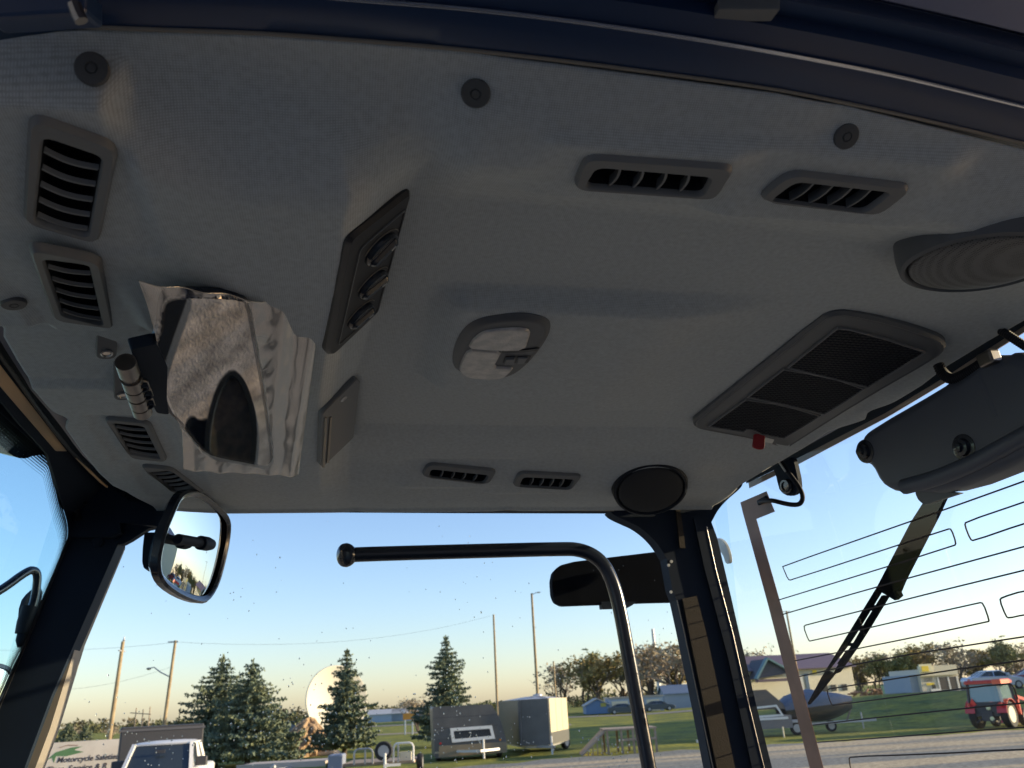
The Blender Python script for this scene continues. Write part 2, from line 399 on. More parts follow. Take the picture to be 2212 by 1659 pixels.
HL['label'] = "moulded grey knit fabric headliner with a recessed centre"
# ---- vent bodies
VL = ["vent of the near pair, left one, slats across", "vent of the near pair, right one, beside the round speaker", "largest front vent, top left corner", "front vent beside the mirror, second from top",
      "front vent below the mirror hinge", "front vent behind the small side mirror", "far vent, left one of the pair over the side window", "far vent, right one beside the dark round speaker"]
for k, ((oc, ic, ax), P) in enumerate(zip(VENTS, vplanes)):
    o2 = rnd(P.poly(oc), .014, 4); i2 = rnd(P.poly(ic), .008, 4); icn = P.poly(ic)
    cen = sum(np.array(q) for q in icn)/4
    sh = lambda poly, s: [cen+(np.array(q)-cen)*s for q in poly]
    fm = MB().loft([(inset(o2, -.001), -.006), (o2, .0), (inset(o2, .0022), .0025), (inset(i2, -.0015), .002), (i2, .0), (sh(i2, .985), -.0035)], P)
    fo = fm.build("air_vent", 'greyplastic', TR, True, True); fo['label'] = VL[k]
    MB().loft([(sh(i2, .985), -.0035), (sh(i2, .80), -.07)], P, False, True).build("duct", 'cavity', fo, False, True)
    a, b, c, d = [np.array(q) for q in icn]     # TL TR BR BL
    for j in range(5 if ax == 'v' else 4):
        t = (j+.9)/5.2 if ax == 'v' else (j+1)/5.
        if ax == 'u': p0 = a+(b-a)*t; p1 = d+(c-d)*t; lean = nrm(b-a)*.012
        else: p0 = a+(d-a)*t; p1 = b+(c-b)*t; lean = -nrm(d-a)*.010
        p0, p1 = p0+(p1-p0)*.035, p1-(p1-p0)*.035; along = nrm(p1-p0); ac = np.array([-along[1], along[0]])
        if np.dot(ac, lean) < 0: ac = -ac
        loops = []; n = 8; mb = MB(); th = .0011
        vs = []
        for i in range(n+1):
            s_ = i/n; q = p0+(p1-p0)*s_; bow = math.sin(math.pi*s_)*.004
            top = q+(-ac*bow if ax == 'v' else ac*bow*.6)
            dw = -.001-.010*(abs(2*s_-1)**6)*0
            vs.append([P.w(top-ac*th, dw), P.w(top+ac*th, dw), P.w(top+ac*th+lean*.2, -.004 if ax == 'v' else -.012), P.w(top-ac*th+lean*.2, -.004 if ax == 'v' else -.012)])
        o_ = len(mb.v)
        for r_ in vs: mb.v += [tuple(p) for p in r_]
        for i in range(n):
            for m_ in range(4): mb.f.append((i*4+m_, i*4+(m_+1) % 4, (i+1)*4+(m_+1) % 4, (i+1)*4+m_))
        mb.f.append((0, 1, 2, 3)); mb.f.append((n*4+3, n*4+2, n*4+1, n*4))
        mb.build("slat", 'greyplastic', fo, False, True)
# ---- fasteners
for bi, (q, nn) in enumerate([((199,149), (.25,-.1,-1)), ((1028,201), (.0,-.15,-1)), ((1827,294), (.0,-.05,-1)), ((30,655), (.5,.2,-1))]):
    c = hit(*q); xx, yy = c[0], c[1]; P = nrm((float(Dfun(xx+.012, yy)-Dfun(xx-.012, yy))/-.024, float(Dfun(xx, yy+.012)-Dfun(xx, yy-.012))/-.024, -1))
    o = MB().disc(c+P*.0022, P, [(.0115, -.004), (.0115, -.001), (.0105, .0003), (.0044, .0006), (.0038, -.0004), (.0034, -.0004), (.0030, .0006), (.0012, .0008)], 28).build("trim_fastener", 'fast', TR, True, True)
# ---- control panel (slanted on the console side)
cp = hitplane([(743,508),(883,398),(812,665),(707,764)], -.001)
cpl = lambda L: [cp.px(1250/1.8228+u*.238, 700/1.8228+v*.238) for u, v in L]
out = rnd(cpl([(240,520),(830,60),(530,1180),(90,1595),(50,1560)]), .012, 5)
o = MB().loft([(out, -.006), (out, .003), (inset(out, .004), .007), (inset(out, .007), .007)], cp, False, True).build("control_panel", 'panel', TR, False, True); o['label'] = "dark parallelogram heater control panel with three rotary knobs"
inn = rnd(cpl([(340,590),(745,240),(500,1180),(150,1475)]), .006, 4)
MB().loft([(inset(inn, -.0012), .0072), (inset(inn, -.0012), .0085), (inn, .0085), (inn, .0074)], cp).build("inset_line", 'greyplastic', o, False, True)
for ki, (a, b, r_) in enumerate([((400,720),(640,470),.021), ((330,1010),(560,830),.020), ((240,1290),(440,1120),.019)]):
    A = cpl([a])[0]; B = cpl([b])[0]; c = (A+B)/2; d = nrm(B-A); e = np.array([-d[1], d[0]]); L_ = np.linalg.norm(B-A)/2
    kn = MB().disc(cp.w(c, .007), cp.n, [(r_, 0), (r_, .004), (r_*.92, .006), (r_*.5, .0065)], 26)
    bar_ = [c+d*L_*s+e*t for s, t in ((-1, -.007), (1, -.007), (1, .007), (-1, .007))]
    rb = rnd(bar_, .0065, 4); kn.loft([(rb, .005), (rb, .014), (inset(rb, .003), .017)], cp, False, True)
    k_ = kn.build("rotary_knob", 'blackgloss', o, True, True)
    wm = MB(); cc = c+d*L_*.5; wm.obox(cp.w(cc, .0172), cp.w(d, 0)*.004-cp.o*.004, (cp.w(e, 0)-cp.o)*.0009, cp.n*.0006) if False else wm.obox(cp.w(cc, .0172), (cp.w(d)-cp.o)*.003, (cp.w(e)-cp.o)*.0009, cp.n*.0006)
    wm.build("pointer", 'white', k_, False, True)
    arc = [cp.w(c+np.array([math.cos(t), math.sin(t)])*(r_+.004), .0076) for t in np.linspace(.2, 2.6, 14)]
    MB().tube(arc, .0005, 6).build("dial_mark", 'seal', o, False, True)
# ---- blank cover with screw
cv = hitplane([(690,887),(765,812),(759,939),(690,1003)], .002)
cvl = lambda L: [cv.px(1220/1.8228+u*.1521, 1440/1.8228+v*.1521) for u, v in L]
out = rnd(cvl([(140,640),(630,145),(690,190),(600,980),(160,1400),(120,1390)]), .006, 3)
o = MB().loft([(out, -.004), (out, .004), (inset(out, .002), .006)], cv, False, True).build("blank_cover", 'greyplastic', TR, False, True); o['label'] = "plain grey cover plate with a screw"
for (x0, x1, y1) in ((182, 152, 1395), (252, 215, 1330)):
    q = cvl([(x0-12, 690), (x0+14, 680), (x1+14, y1), (x1-14, y1)]); MB().loft([(q, .004), (q, .0085)], cv, False, True).build("rib", 'seal', o, False, True)
sc = cvl([(443, 428)])[0]; MB().disc(cv.w(sc, .005), cv.n, [(.006, 0), (.0058, .002), (.003, .0028), (.0022, .0012)], 18).build("screw", 'chrome', o, True, True)
# ---- dome light
dp = PL(hit(1100, 750), (0.0, 0.0, -1), (1, 0, 0))
dl = lambda L: [dp.px(976.5+u*.10417, 658.3+v*.10417) for u, v in L]
out = smoothpoly(dl([(0,1050),(90,720),(280,430),(560,270),(950,195),(1400,168),(1800,205),(2010,290),(2050,430),(2000,620),(1850,870),(1600,1180),(1370,1370),(1100,1475),(850,1495),(400,1460),(150,1380),(20,1250)]), 2)
lensU = dl([(320,770),(390,640),(450,560),(600,440),(800,390),(1150,355),(1500,355),(1620,420),(1600,550),(1510,815),(1000,825),(600,800)])
lensL = dl([(320,790),(640,825),(1030,850),(940,1030),(870,1165),(1080,1180),(1280,1185),(1190,1290),(1080,1390),(900,1430),(500,1415),(280,1380),(170,1290),(140,1200),(190,1040)])
o = MB().loft([(out, -.01), (out, .0005), (inset(out, .005), .005), (inset(out, .011), .007)], dp, False, True).build("dome_light", 'bezel', TR, True, True); o['label'] = "rounded grey dome light with clear faceted lenses"
for nm, ll in (("lens", smoothpoly(lensU, 1)), ("lens", smoothpoly(lensL, 1))):
    MB().loft([(ll, .0072), (inset(ll, .0015), .0098), (inset(ll, .004), .0105)], dp, False, True).build(nm, 'lens', o, False, True)
sh_ = dl([(1030,830),(1510,815),(1800,775),(1740,825),(1500,860),(1030,875)]); MB().loft([(sh_, .0072), (sh_, .0088)], dp, False, True).build("switch_ledge_shade", 'panel', o, False, True)  # dark strip painted for the shading under the ledge
rc = dl([(1100,965),(1630,955),(1560,1095),(1050,1100)]); MB().loft([(inset(rnd(rc, .002, 2), -.0006), .0072), (rnd(rc, .002, 2), .0077)], dp, False, True).build("switch_recess", 'panel', o, False, True)
kb = dl([(1110,975),(1300,970),(1270,1090),(1065,1095)]); MB().loft([(kb, .0074), (kb, .0115)], dp, False, True).build("switch", 'greyplastic', o, False, True, bevel=.001)
kb = dl([(1360,970),(1560,965),(1480,1085),(1330,1090)]); MB().loft([(kb, .0074), (kb, .0102)], dp, False, True).build("switch", 'greyplastic', o, False, True, bevel=.001)
# ---- return air grille
gp = hitplane([(1520,912),(1800,680),(2000,730),(1690,945)], .001)
gl = lambda L: [gp.px(2700/1.8228+u*.2629, 1180/1.8228+v*.2629) for u, v in L]
out = smoothpoly(gl([(55,985),(70,960),(600,530),(1100,120),(1200,75),(1330,68),(1700,150),(2040,265),(2130,320),(2140,370),(2070,440),(1480,780),(900,1150),(850,1185),(780,1185),(560,1120),(180,1050),(70,1025)]), 1)
wins = [gl([(1240,185),(1330,195),(1640,280),(1950,385),(1720,530),(1490,672),(1160,590),(840,510)]), gl([(800,528),(1000,562),(1240,615),(1450,692),(1290,800),(1130,897),(820,820),(510,755)]),
        gl([(490,778),(700,810),(880,850),(1090,915),(960,1000),(800,1098),(620,1065),(560,1035),(500,1022),(470,1045),(190,1000)])]
o = MB().loft([(out, -.008), (out, .004), (inset(out, .004), .008), (inset(out, .007), .0065), (inset(out, .010), .0075)], gp, False, True).build("air_grille", 'bezel', TR, True, True); o['label'] = "large return air grille with three mesh filters"
for wq in wins:
    MB().loft([(inset(wq, -.0022), .0073), (inset(wq, -.0018), .0105), (wq, .0105), (inset(wq, .0005), .0080)], gp).build("filter_frame", 'greyplastic', o, False, True)
    fm = MB().loft([(wq, .0079), (inset(wq, .0005), .0083)], gp, False, True).build("filter_mesh", 'mesh', o, False, True)
    q = np.array(wq); lo = q.min(0); hi = q.max(0); mb = MB(); st = .0078
    Pn = [tuple(p) for p in inset(wq, .0012)]
    def clip(p, d):
        ts = []; n_ = len(Pn)
        for i in range(n_):
            a, b = np.array(Pn[i-1]), np.array(Pn[i]); e = b-a; den = d[0]*e[1]-d[1]*e[0]
            if abs(den) < 1e-9: continue
            r = a-p; t = (r[0]*e[1]-r[1]*e[0])/den; u = (r[0]*d[1]-r[1]*d[0])/den
            if 0 <= u <= 1: ts.append(t)
        return (min(ts), max(ts)) if len(ts) > 1 else None
    c_ = (lo+hi)/2; ext = np.linalg.norm(hi-lo)/2
    for dd, ee in (((0, 1), (1, 0)), ((1, 0), (0, 1))):
        d = np.array(dd, float); e = np.array(ee, float); k = -int(ext/st)
        while k*st < ext:
            p = c_+e*k*st; t = clip(p, d); k += 1
            if t is None: continue
            mb.bar(gp.w(p+d*t[0], .0088), gp.w(p+d*t[1], .0088), .0011, .0012, gp.n)
    mb.build("mesh_wires", 'darkplastic', fm, False, True)
tg = gl([(652,1098),(722,1118),(705,1150),(640,1135)]); MB().loft([(tg, .0076), (tg, .0082)], gp, False, True).build("sticker", 'white', o, False, True)
# red tag hanging from the grille
tp = hit(*(2700/1.8228+610*.2629, 1180/1.8228+1060*.2629)); vpl = PL(tp+np.array([0, 0, -.012]), (-.12, -1, -.35), (1, 0, 0))
tl = lambda L: [vpl.px(2700/1.8228+u*.2629, 1180/1.8228+v*.2629) for u, v in L]
q = rnd(tl([(560,1092),(648,1100),(640,1225),(600,1235),(545,1215)]), .004, 3)
RT = MB().loft([(inset(q, .001), -.002), (q, -.001), (q, .004), (inset(q, .0015), .0055)], vpl, True, True).build("pull_tag", 'red', None, False); tag(RT, "small red plastic tag hanging from the corner of the ceiling air grille", "tag")
q = tl([(590,1050),(620,1052),(622,1100),(592,1098)]); MB().loft([(q, -.001), (q, .003)], vpl, True, True).build("clip", 'black', RT)
# ---- speakers
def speaker(cpx, R, n, lab, lift, grille, ring, dome):
    c = hit(*cpx)+np.array([0, 0, -lift]); n = nrm(n)
    o = MB().disc(c, n, [(R*1.05, -.05), (R*1.03, -.012), (R, 0), (R*.985, .004), (R*.93, .006), (R*.90, .003), (R*.88, -.003)], 56).build("speaker", ring, TR, True, True); o['label'] = lab
    prof = [(R*.89, -.003)]+[(R*.87*math.cos(t), .003+dome*math.sin(t)) for t in np.linspace(0, 1.5, 9)]
    g = MB().disc(c, n, prof, 56).build("speaker_grille", grille, o, True, True)
    return c, n
def dotmesh():
    m = mat("perforated_grille", (.12, .115, .11), .5); n = m.node_tree.nodes; L = m.node_tree.links; b = n["Principled BSDF"]
    tc = n.new("ShaderNodeTexCoord"); v = n.new("ShaderNodeTexVoronoi"); v.inputs["Scale"].default_value = 380; v.inputs["Randomness"].default_value = .12
    r = n.new("ShaderNodeValToRGB"); r.color_ramp.elements[0].color = (.04, .043, .048, 1); r.color_ramp.elements[1].color = (.145, .15, .155, 1); r.color_ramp.elements[0].position = .30; r.color_ramp.elements[1].position = .42
    L.new(tc.outputs["Object"], v.inputs["Vector"]); L.new(v.outputs["Distance"], r.inputs[0]); L.new(r.outputs[0], b.inputs["Base Color"]); return m
M['perf'] = dotmesh()
speaker((2112, 548), .079, (-.08, .12, -1), "round pale speaker grille at the near rear corner", .009, 'perf', 'bezel', .010)
speaker((1404, 1048), .074, (-.12, -.55, -1), "round dark speaker in the far rear corner", .008, 'mesh', 'darkplastic', .007)
# ---- near door header, seal and roof overhang
E1 = [(-60,64),(0,63),(133,65),(300,72),(567,80),(737,93),(971,112),(1204,138),(1475,173),(1675,200),(1908,247),(2212,317),(2330,350)]
L2 = [(-60,-48),(0,-45),(133,-40),(300,-32),(567,-18),(737,0),(971,17),(1204,43),(1475,82),(1708,122),(1941,167),(2212,233),(2330,262)]
def rsm(a, n=60):
    a = np.array(a, float); xs = np.linspace(a[0, 0], a[-1, 0], n); ys = np.interp(xs, a[:, 0], a[:, 1])
    k = np.array([1, 2, 3, 4, 3, 2, 1.]); k /= k.sum(); yp = np.pad(ys, 3, mode='reflect', reflect_type='odd'); return list(zip(xs, np.convolve(yp, k, 'valid')))
e1 = [onz(x, y, .452) for x, y in rsm(E1)]; e1 = [p+np.array([0, -.004, 0]) for p in e1]
l2 = [ony(x, y, None) if False else onpl(x, y, np.array([0, .448, 0])+C0, np.array([0, 1, 0])) for x, y in rsm(L2)]
l2 = [np.array([p[0], e[1]-.035, p[2]]) for p, e in zip(l2, e1)]
l2 = [C0+ray(x, y)*((e[1]-.035)/ray(x, y)[1]) for (x, y), e in zip(rsm(L2), e1)]
def strip(rows, name, m, parent=TR, smooth=True, **k):
    mb = MB(); n = len(rows[0])
    for r_ in rows: mb.v += [tuple(p) for p in r_]
    for j in range(len(rows)-1):
        for i in range(n-1): mb.f.append((j*n+i, j*n+i+1, (j+1)*n+i+1, (j+1)*n+i))
    o = mb.build(name, m, parent, smooth, True)
    for kk, v in k.items(): o[kk] = v
    return o
mid = [e*.5+l*.5+np.array([0, -.006, -.003]) for e, l in zip(e1, l2)]
back = [e+np.array([0, .02, .02]) for e in e1]
o = strip([back, e1, mid, l2, [p+np.array([0, .03, .06]) for p in l2]], "door_header", 'navy'); o['label'] = "glossy dark header over the near door opening"
MB().tube([p+np.array([0, -.001, -.001]) for p in e1], .0016, 8).build("door_seal", 'seal', TR, True, True)
MB().tube([p+np.array([0, -.001, .000]) for p in l2], .0016, 8).build("header_edge", 'edge', TR, True, True)
rr_ = rsm(L2)
def rrow(off, dy): return [C0+ray(x, y-off)*((e[1]-.035-dy)/ray(x, y-off)[1]) for (x, y), e in zip(rr_, e1)]
r0 = [p+np.array([0, .004, .002]) for p in l2]
strip([r0, rrow(20, .006), rrow(60, .02), rrow(85, .022), rrow(120, .045), rrow(154, .05), rrow(156, .06)], "roof_overhang", 'navy')['label'] = "blurred dark underside of the roof above the door"
strip([rrow(154, .052), rrow(162, .062), rrow(420, .16), rrow(1200, .26)], "roof_lip", mat("roof_lip_sky_sheen", (.13, .16, .30), .5))['label'] = "outer lip of the roof in the top right corner, sky reflection painted bluish"  # bluish base colour stands for sky reflected in the lip
q0 = at(1610, 22, .60); MB().obox(q0, XI*.022, YI*.004, Fd*.01).obox(q0+YI*.009, XI*.024, YI*.002, Fd*.01).build("roof_clip", 'greyplastic', TR, False, True, bevel=.001)
q0 = at(95, 25, .52); MB().obox(q0, XI*.032+YI*.002, YI*.008, Fd*.012).build("door_catch", 'navy', TR, False, True, bevel=.003)
MB().tube([at(160, 8, .50), at(168, 30, .50), at(176, 46, .50)], .004, 8).build("catch_pin", 'steel', TR, True, True)
# roof shell above everything
zt = CH+.56
MB().loft([(rnd([(-.62, -.06), (1.08, -.06), (1.08, 2.0), (-.62, 2.0)], .15, 6), CH+.53), (rnd([(-.64, -.08), (1.10, -.08), (1.10, 2.02), (-.64, 2.02)], .15, 6), CH+.58), (rnd([(-.5, .05), (.95, .05), (.95, 1.9), (-.5, 1.9)], .15, 6), CH+.65)], None, True, True).build("roof", 'navy', TR, True, True)
# floor, seat and door sills: below the picture, they shade the cab as in the place
MB().box((-.75, .35, CH-1.50), (1.0, 1.82, CH-1.44)).build("cab_floor", 'rubber', TR, False, True)
MB().bbox((.25, .85, CH-1.1), (.75, 1.35, CH-.98), .06).bbox((.72, .88, CH-1.1), (.82, 1.32, CH-.42), .04).bbox((.35, .98, CH-1.44), (.65, 1.22, CH-1.1), .03).build("seat", 'black', TR, False, True)
MB().box((.45, .36, CH-1.44), (1.0, .72, CH-.85)).build("wheel_arch", 'black', TR, False, True, bevel=.02)
MB().box((.45, 1.45, CH-1.44), (1.0, 1.81, CH-.85)).build("wheel_arch", 'black', TR, False, True, bevel=.02)
MB().box((-2.2, .75, .7), (-.76, 1.39, 1.5)).build("tractor_hood", 'darkplastic', TR, False, True, bevel=.08)
for _x, _y, _r in ((.65, .12, .62), (.65, 2.02, .62), (-1.6, .35, .42), (-1.6, 1.79, .42)): MB().wheel((_x, _y, _r), (0, 1, 0), _r, .34).build("wheel", 'rubber', TR, True, True)
# ---- windshield side
WSn = nrm((1, 0, -.25)); WS = PL(C0+np.array([-.515, 1.7, .342]), WSn, (0, 1, 0))
RP = PL(C0+np.array([-.462, 1.3, .42]), nrm((1, 0, -.7)), (0, 1, 0))
def pprism(name, P, L, w0, w1, m, parent=TR, r=0, bevel=0, sm=False, **k):
    q = P.poly(L); q = rnd(q, r, 3) if r else q
    o = MB().loft([(q, w0), (q, w1)], P, True, True).build(name, m, parent, sm, True, bevel=bevel)
    for kk, v in k.items(): o[kk] = v
    return o
pprism("windshield_header", RP, [(-60,650),(0,718),(30,770),(62,820),(82,854),(119,897),(144,929),(174,971),(211,1018),(243,1048),(273,1080),(250,1130),(150,1110),(117,993),(102,975),(60,930),(10,868),(-60,790)], -.02, -.012, 'black')
pprism("sun_painted_trim", RP, [(-30,735),(5,787),(15,800),(154,981),(131,981),(14,844),(-30,795)], -.012, -.009, 'tan', label="strip of trim along the windshield header, sunlight painted on in tan")
sealp = [RP.w(RP.px(x, y), -.006) for x, y in [(-30,722),(0,763),(40,818),(80,876),(120,930),(160,980),(200,1022),(248,1066)]]
MB().tube(sealp, .0028, 8).build("header_seal", 'panel', TR, True, True)
sealp = [RP.w(RP.px(x, y), -.004) for x, y in [(168,992),(195,1018),(220,1042),(246,1064)]]
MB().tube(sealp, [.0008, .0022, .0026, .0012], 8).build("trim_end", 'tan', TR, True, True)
# windshield glass with printed dotted border
edge = [(-80,800),(-20,868),(40,925),(102,981),(117,993),(122,1011),(129,1048),(137,1085),(143,1106),(150,1130),(152,1156),(140,1206),(110,1273),(83,1339),(50,1406),(33,1439),(0,1516),(-60,1640)]
eg = smoothpoly([WS.px(*q) for q in edge], 2, False)
gpoly = eg+[WS.px(-700, 1640), WS.px(-700, 500), WS.px(-100, 500)]
MB().loft([([p for p in inset(gpoly, -.03)], -.010), ([p for p in inset(gpoly, -.03)], -.006)], WS, True, True).build("windshield", 'wglass', TR, False, True)
def fritband():
    inn = []; N = len(eg)
    for i, p in enumerate(eg):
        t = nrm(eg[min(i+1, N-1)]-eg[max(i-1, 0)]); nn = np.array([-t[1], t[0]]); 
        if np.dot(nn, np.array(WS.px(-300, 1200))-p) < 0: nn = -nn
        inn.append(p+nn*.034)
    me = bpy.data.meshes.new("frit_dots"); V = [WS.w(p, -.0045) for p in eg]+[WS.w(p, -.0045) for p in inn]; V = [tuple(np.array(v)-np.array(TR.location)) for v in V]
    F = [(i, i+1, N+i+1, N+i) for i in range(N-1)]; me.from_pydata(V, [], F); uv = me.uv_layers.new(name="UVMap")
    cum = [0.]
    for i in range(1, N): cum.append(cum[-1]+np.linalg.norm(eg[i]-eg[i-1]))
    for fi in range(N-1):
        for k, (ii, vv) in enumerate(((fi, 0), (fi+1, 0), (fi+1, 1), (fi, 1))): uv.data[fi*4+k].uv = (cum[ii], vv)
    me.materials.append(M['frit']); o = bpy.data.objects.new("frit_border", me); COL.objects.link(o); o.parent = TR
    out = []
    for i, p in enumerate(eg):
        t = nrm(eg[min(i+1, N-1)]-eg[max(i-1, 0)]); nn = np.array([-t[1], t[0]])
        if np.dot(nn, np.array(WS.px(-300, 1200))-p) > 0: nn = -nn
        out.append(p+nn*.03)
    strip([[WS.w(p, -.004) for p in eg], [WS.w(p, -.004) for p in out]], "frit_band", 'black', smooth=False)
fritband()
# ---- front right pillar (far side)
YP = 1.70
PY = PL(C0+np.array([0, YP, 0]), (0, -1, 0), (1, 0, 0))
pprism("front_pillar", PY, [(152,1156),(165,1120),(185,1100),(240,1100),(262,1125),(257,1170),(110,1506),(30,1720),(-90,1720),(0,1516)], -.05, 0, 'black', label="slanting black front pillar beyond the windshield")
PYs = PL(C0+np.array([0, YP+.02, 0]), (0, -1, 0), (1, 0, 0))
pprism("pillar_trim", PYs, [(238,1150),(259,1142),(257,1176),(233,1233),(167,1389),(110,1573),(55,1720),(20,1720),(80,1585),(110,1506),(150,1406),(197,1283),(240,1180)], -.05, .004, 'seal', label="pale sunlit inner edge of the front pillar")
pprism("pillar_edge", PY, [(150,1156),(156,1156),(100,1292),(6,1516),(-60,1680),(-64,1680),(0,1514),(94,1292)], .0, .004, 'panel')
for q in [(212,1172), (228,1142)]:
    MB().disc(PY.w(PY.px(*q), .0), (0, -1, 0), [(.012, 0), (.012, .003), (.010, .006)], 6).build("pillar_bolt", 'black', TR, False, True)
pprism("header_gusset", PL(C0+np.array([0, 1.68, 0]), (0, -1, 0), (1, 0, 0)), [(120,985),(180,985),(243,1052),(273,1078),(331,1092),(380,1094),(380,1140),(366,1139),(257,1128),(262,1150),(240,1160),(150,1160),(144,1110)], -.03, 0, 'black')
pprism("corner_bracket", PY, [(255,1128),(345,1138),(320,1142),(283,1166),(268,1174),(258,1176),(250,1150)], -.02, .0, 'black')
MB().tube([PY.w(PY.px(*q), .03) for q in [(158,1052),(168,1070),(172,1098),(178,1130)]], .007, 8).build("wiring", 'rubber', TR, True, True)
MB().tube([PY.w(PY.px(*q), .032) for q in [(160,1040),(178,1060),(186,1085),(196,1098)]], .003, 8).build("wiring", 'panel', TR, True, True)
MB().tube([RP.w(RP.px(*q), .01) for q in [(256,1062),(262,1078),(272,1088)]], .007, 6).build("header_plug", 'panel', TR, False, True, bevel=.002)
pprism("corner_filler", PL(C0+np.array([0, 1.74, 0]), (0, -1, 0), (1, 0, 0)), [(200,960),(420,1040),(420,1100),(360,1112),(200,1110)], -.03, 0, 'black')
# far side door header (thin dark and light seals) and far door
PF = PL(C0+np.array([0, YF+.012, 0]), (0, -1, 0), (1, 0, 0))
pprism("far_header", PF, [(300,1060),(420,1070),(900,1085),(1400,1085),(1400,1103),(1330,1103),(1000,1102),(520,1099),(380,1099),(300,1096)], -.03, 0, 'black')
MB().tube([PF.w(PF.px(*q), .004) for q in [(380,1097),(480,1099),(900,1101),(1325,1103)]], .0025, 8).build("far_seal", 'seal', TR, True, True)
# right window glass
GY = 1.80; PG = PL(C0+np.array([0, GY, 0]), (0, -1, 0), (1, 0, 0))
gq = [(150,1000),(1560,1000),(1640,1760),(-90,1760)]
q = PG.poly(gq); MB().loft([(q, -.004), (q, 0)], PG, True, True).build("side_window", 'glass', TR, False, True)['label'] = "large clear side window speckled with droplets"
# droplets on the far glass
dm = MB(); rs = random.Random(3)
def drop(x, y, r):
    p = PG.w(PG.px(x, y), -.0045); n = 7
    o = len(dm.v); yy = 1+rs.random()*.5
    for k in range(n): a = 2*math.pi*k/n; dm.v.append((p[0]+r*math.cos(a), p[1], p[2]+r*yy*math.sin(a)))
    for k in range(n): a = 2*math.pi*k/n; dm.v.append((p[0]+r*.6*math.cos(a), p[1]+r*.5, p[2]+r*.6*yy*math.sin(a)))
    for k in range(n): j = (k+1) % n; dm.f.append((o+k, o+j, o+n+j, o+n+k))
    dm.f.append(tuple(o+n+k for k in range(n)))
cl = [(rs.uniform(180, 1520), rs.uniform(1180, 1640)) for _ in range(60)]
for _ in range(420):
    if rs.random() < .75: c = rs.choice(cl); x, y = rs.gauss(c[0], 30), rs.gauss(c[1], 28)
    else: x, y = rs.uniform(160, 1530), rs.uniform(1120, 1659)
    if y < 1110: continue
    if y < 1500 and rs.random() < .55: continue
    drop(x, y, rs.choice([.0008, .001, .0012, .0014, .002 if rs.random() < .3 else .001]))
for cxx, cyy, sx, sy, nn in ((990, 1600, 45, 35, 55), (1290, 1610, 60, 18, 30), (340, 1620, 70, 22, 35), (600, 1570, 80, 60, 50), (700, 1540, 70, 60, 35), (960, 1480, 30, 40, 30)):
    for _ in range(nn): drop(rs.gauss(cxx, sx), rs.gauss(cyy, sy), rs.choice([.001, .0013, .0016]))
mdrop = mat("water_droplet", (.78, .79, .8), .08, spec=.8); mdrop.node_tree.nodes["Principled BSDF"].inputs["Transmission Weight"].default_value = .55; mdrop.node_tree.nodes["Principled BSDF"].inputs["IOR"].default_value = 1.33
M['droplet'] = mdrop
o = dm.build("droplets", 'droplet', TR, True, True); o['kind'] = "stuff"
# ---- grab bar on the door
GB = PL(C0+np.array([0, 1.66, 0]), (0, -1, 0), (1, 0, 0))
pts = smoothpoly([GB.w(GB.px(*q)) for q in [(752,1199),(790,1197),(1000,1191),(1200,1186),(1255,1186),(1300,1210),(1325,1260),(1340,1320),(1358,1420),(1380,1540),(1402,1659),(1425,1790)]], 3, False)
MB().tube(pts, .0145, 18).build("grab_bar", 'blackgloss', TR, True, True)['label'] = "black tubular grab bar bent downwards across the side window"
c = pts[0]; MB().disc(c+np.array([-.004, .0, 0]), (-.55, -.5, -.1), [(.014, -.02), (.022, -.006), (.0235, 0), (.0225, .005), (.016, .010), (.006, .012)], 28).build("bar_flange", 'blackgloss', TR, True, True)
# ---- black plate mirror outside the far window
OP = PL(C0+np.array([0, 2.05, 0]), (0, -1, 0), (1, 0, 0))
q = [(1192,1255),(1196,1235),(1210,1221),(1240,1213),(1440,1189),(1480,1186),(1480,1299),(1400,1301),(1215,1308),(1200,1300),(1194,1285)]
o = pprism("outside_mirror", OP, q, -.03, 0, 'black', r=.006, bevel=.004, label="black rounded box of an outside mirror beyond the side window"); M['black2'] = mat('matt_black', (.005, .007, .012), .8, spec=.05); o.data.materials[0] = M['black2']
pprism("mirror_foot", OP, [(1298,1300),(1330,1300),(1332,1314),(1300,1315)], -.02, .004, 'black', o)
pprism("mirror_foot", OP, [(1352,1300),(1374,1300),(1366,1307),(1352,1315)], -.02, .004, 'black', o)
# ---- rear right pillar
PR = PL(C0+np.array([0, 1.70, 0]), (0, -1, 0), (1, 0, 0)); 
gus = smoothpoly([PR.px(*q) for q in [(1317,1103),(1325,1112),(1350,1124),(1378,1136),(1404,1156),(1424,1179),(1436,1200)]], 2, False)
body = gus+PR.poly([(1440,1206),(1452,1273),(1461,1296),(1475,1359),(1509,1520),(1536,1659),(1556,1750),(1680,1750),(1668,1659),(1633,1520),(1598,1372),(1579,1288),(1563,1219),(1549,1161),(1537,1128)])
body += smoothpoly([PR.px(*q) for q in [(1537,1128),(1551,1101),(1572,1078),(1600,1055),(1606,1042)]], 2, False)
body += PR.poly([(1600,1020),(1450,1080),(1330,1095)])
o = MB().loft([(body, -.04), (body, 0)], PR, True, True).build("rear_pillar", 'black', TR, False, True); o['label'] = "dark rear corner pillar between the side and rear windows"
pprism("pillar_groove", PR, [(1502,1120),(1522,1140),(1544,1231),(1581,1371),(1648,1659),(1668,1750),(1640,1750),(1622,1659),(1570,1420),(1520,1230),(1496,1120)], 0, .006, 'black', o)
ch = [PR.w(PR.px(*q), .006) for q in [(1524,1139),(1544,1231),(1581,1371),(1612,1510),(1648,1659),(1670,1750)]]
MB().tube(ch, .0008, 8).build("chrome_strip", 'chrome', o, True, True)
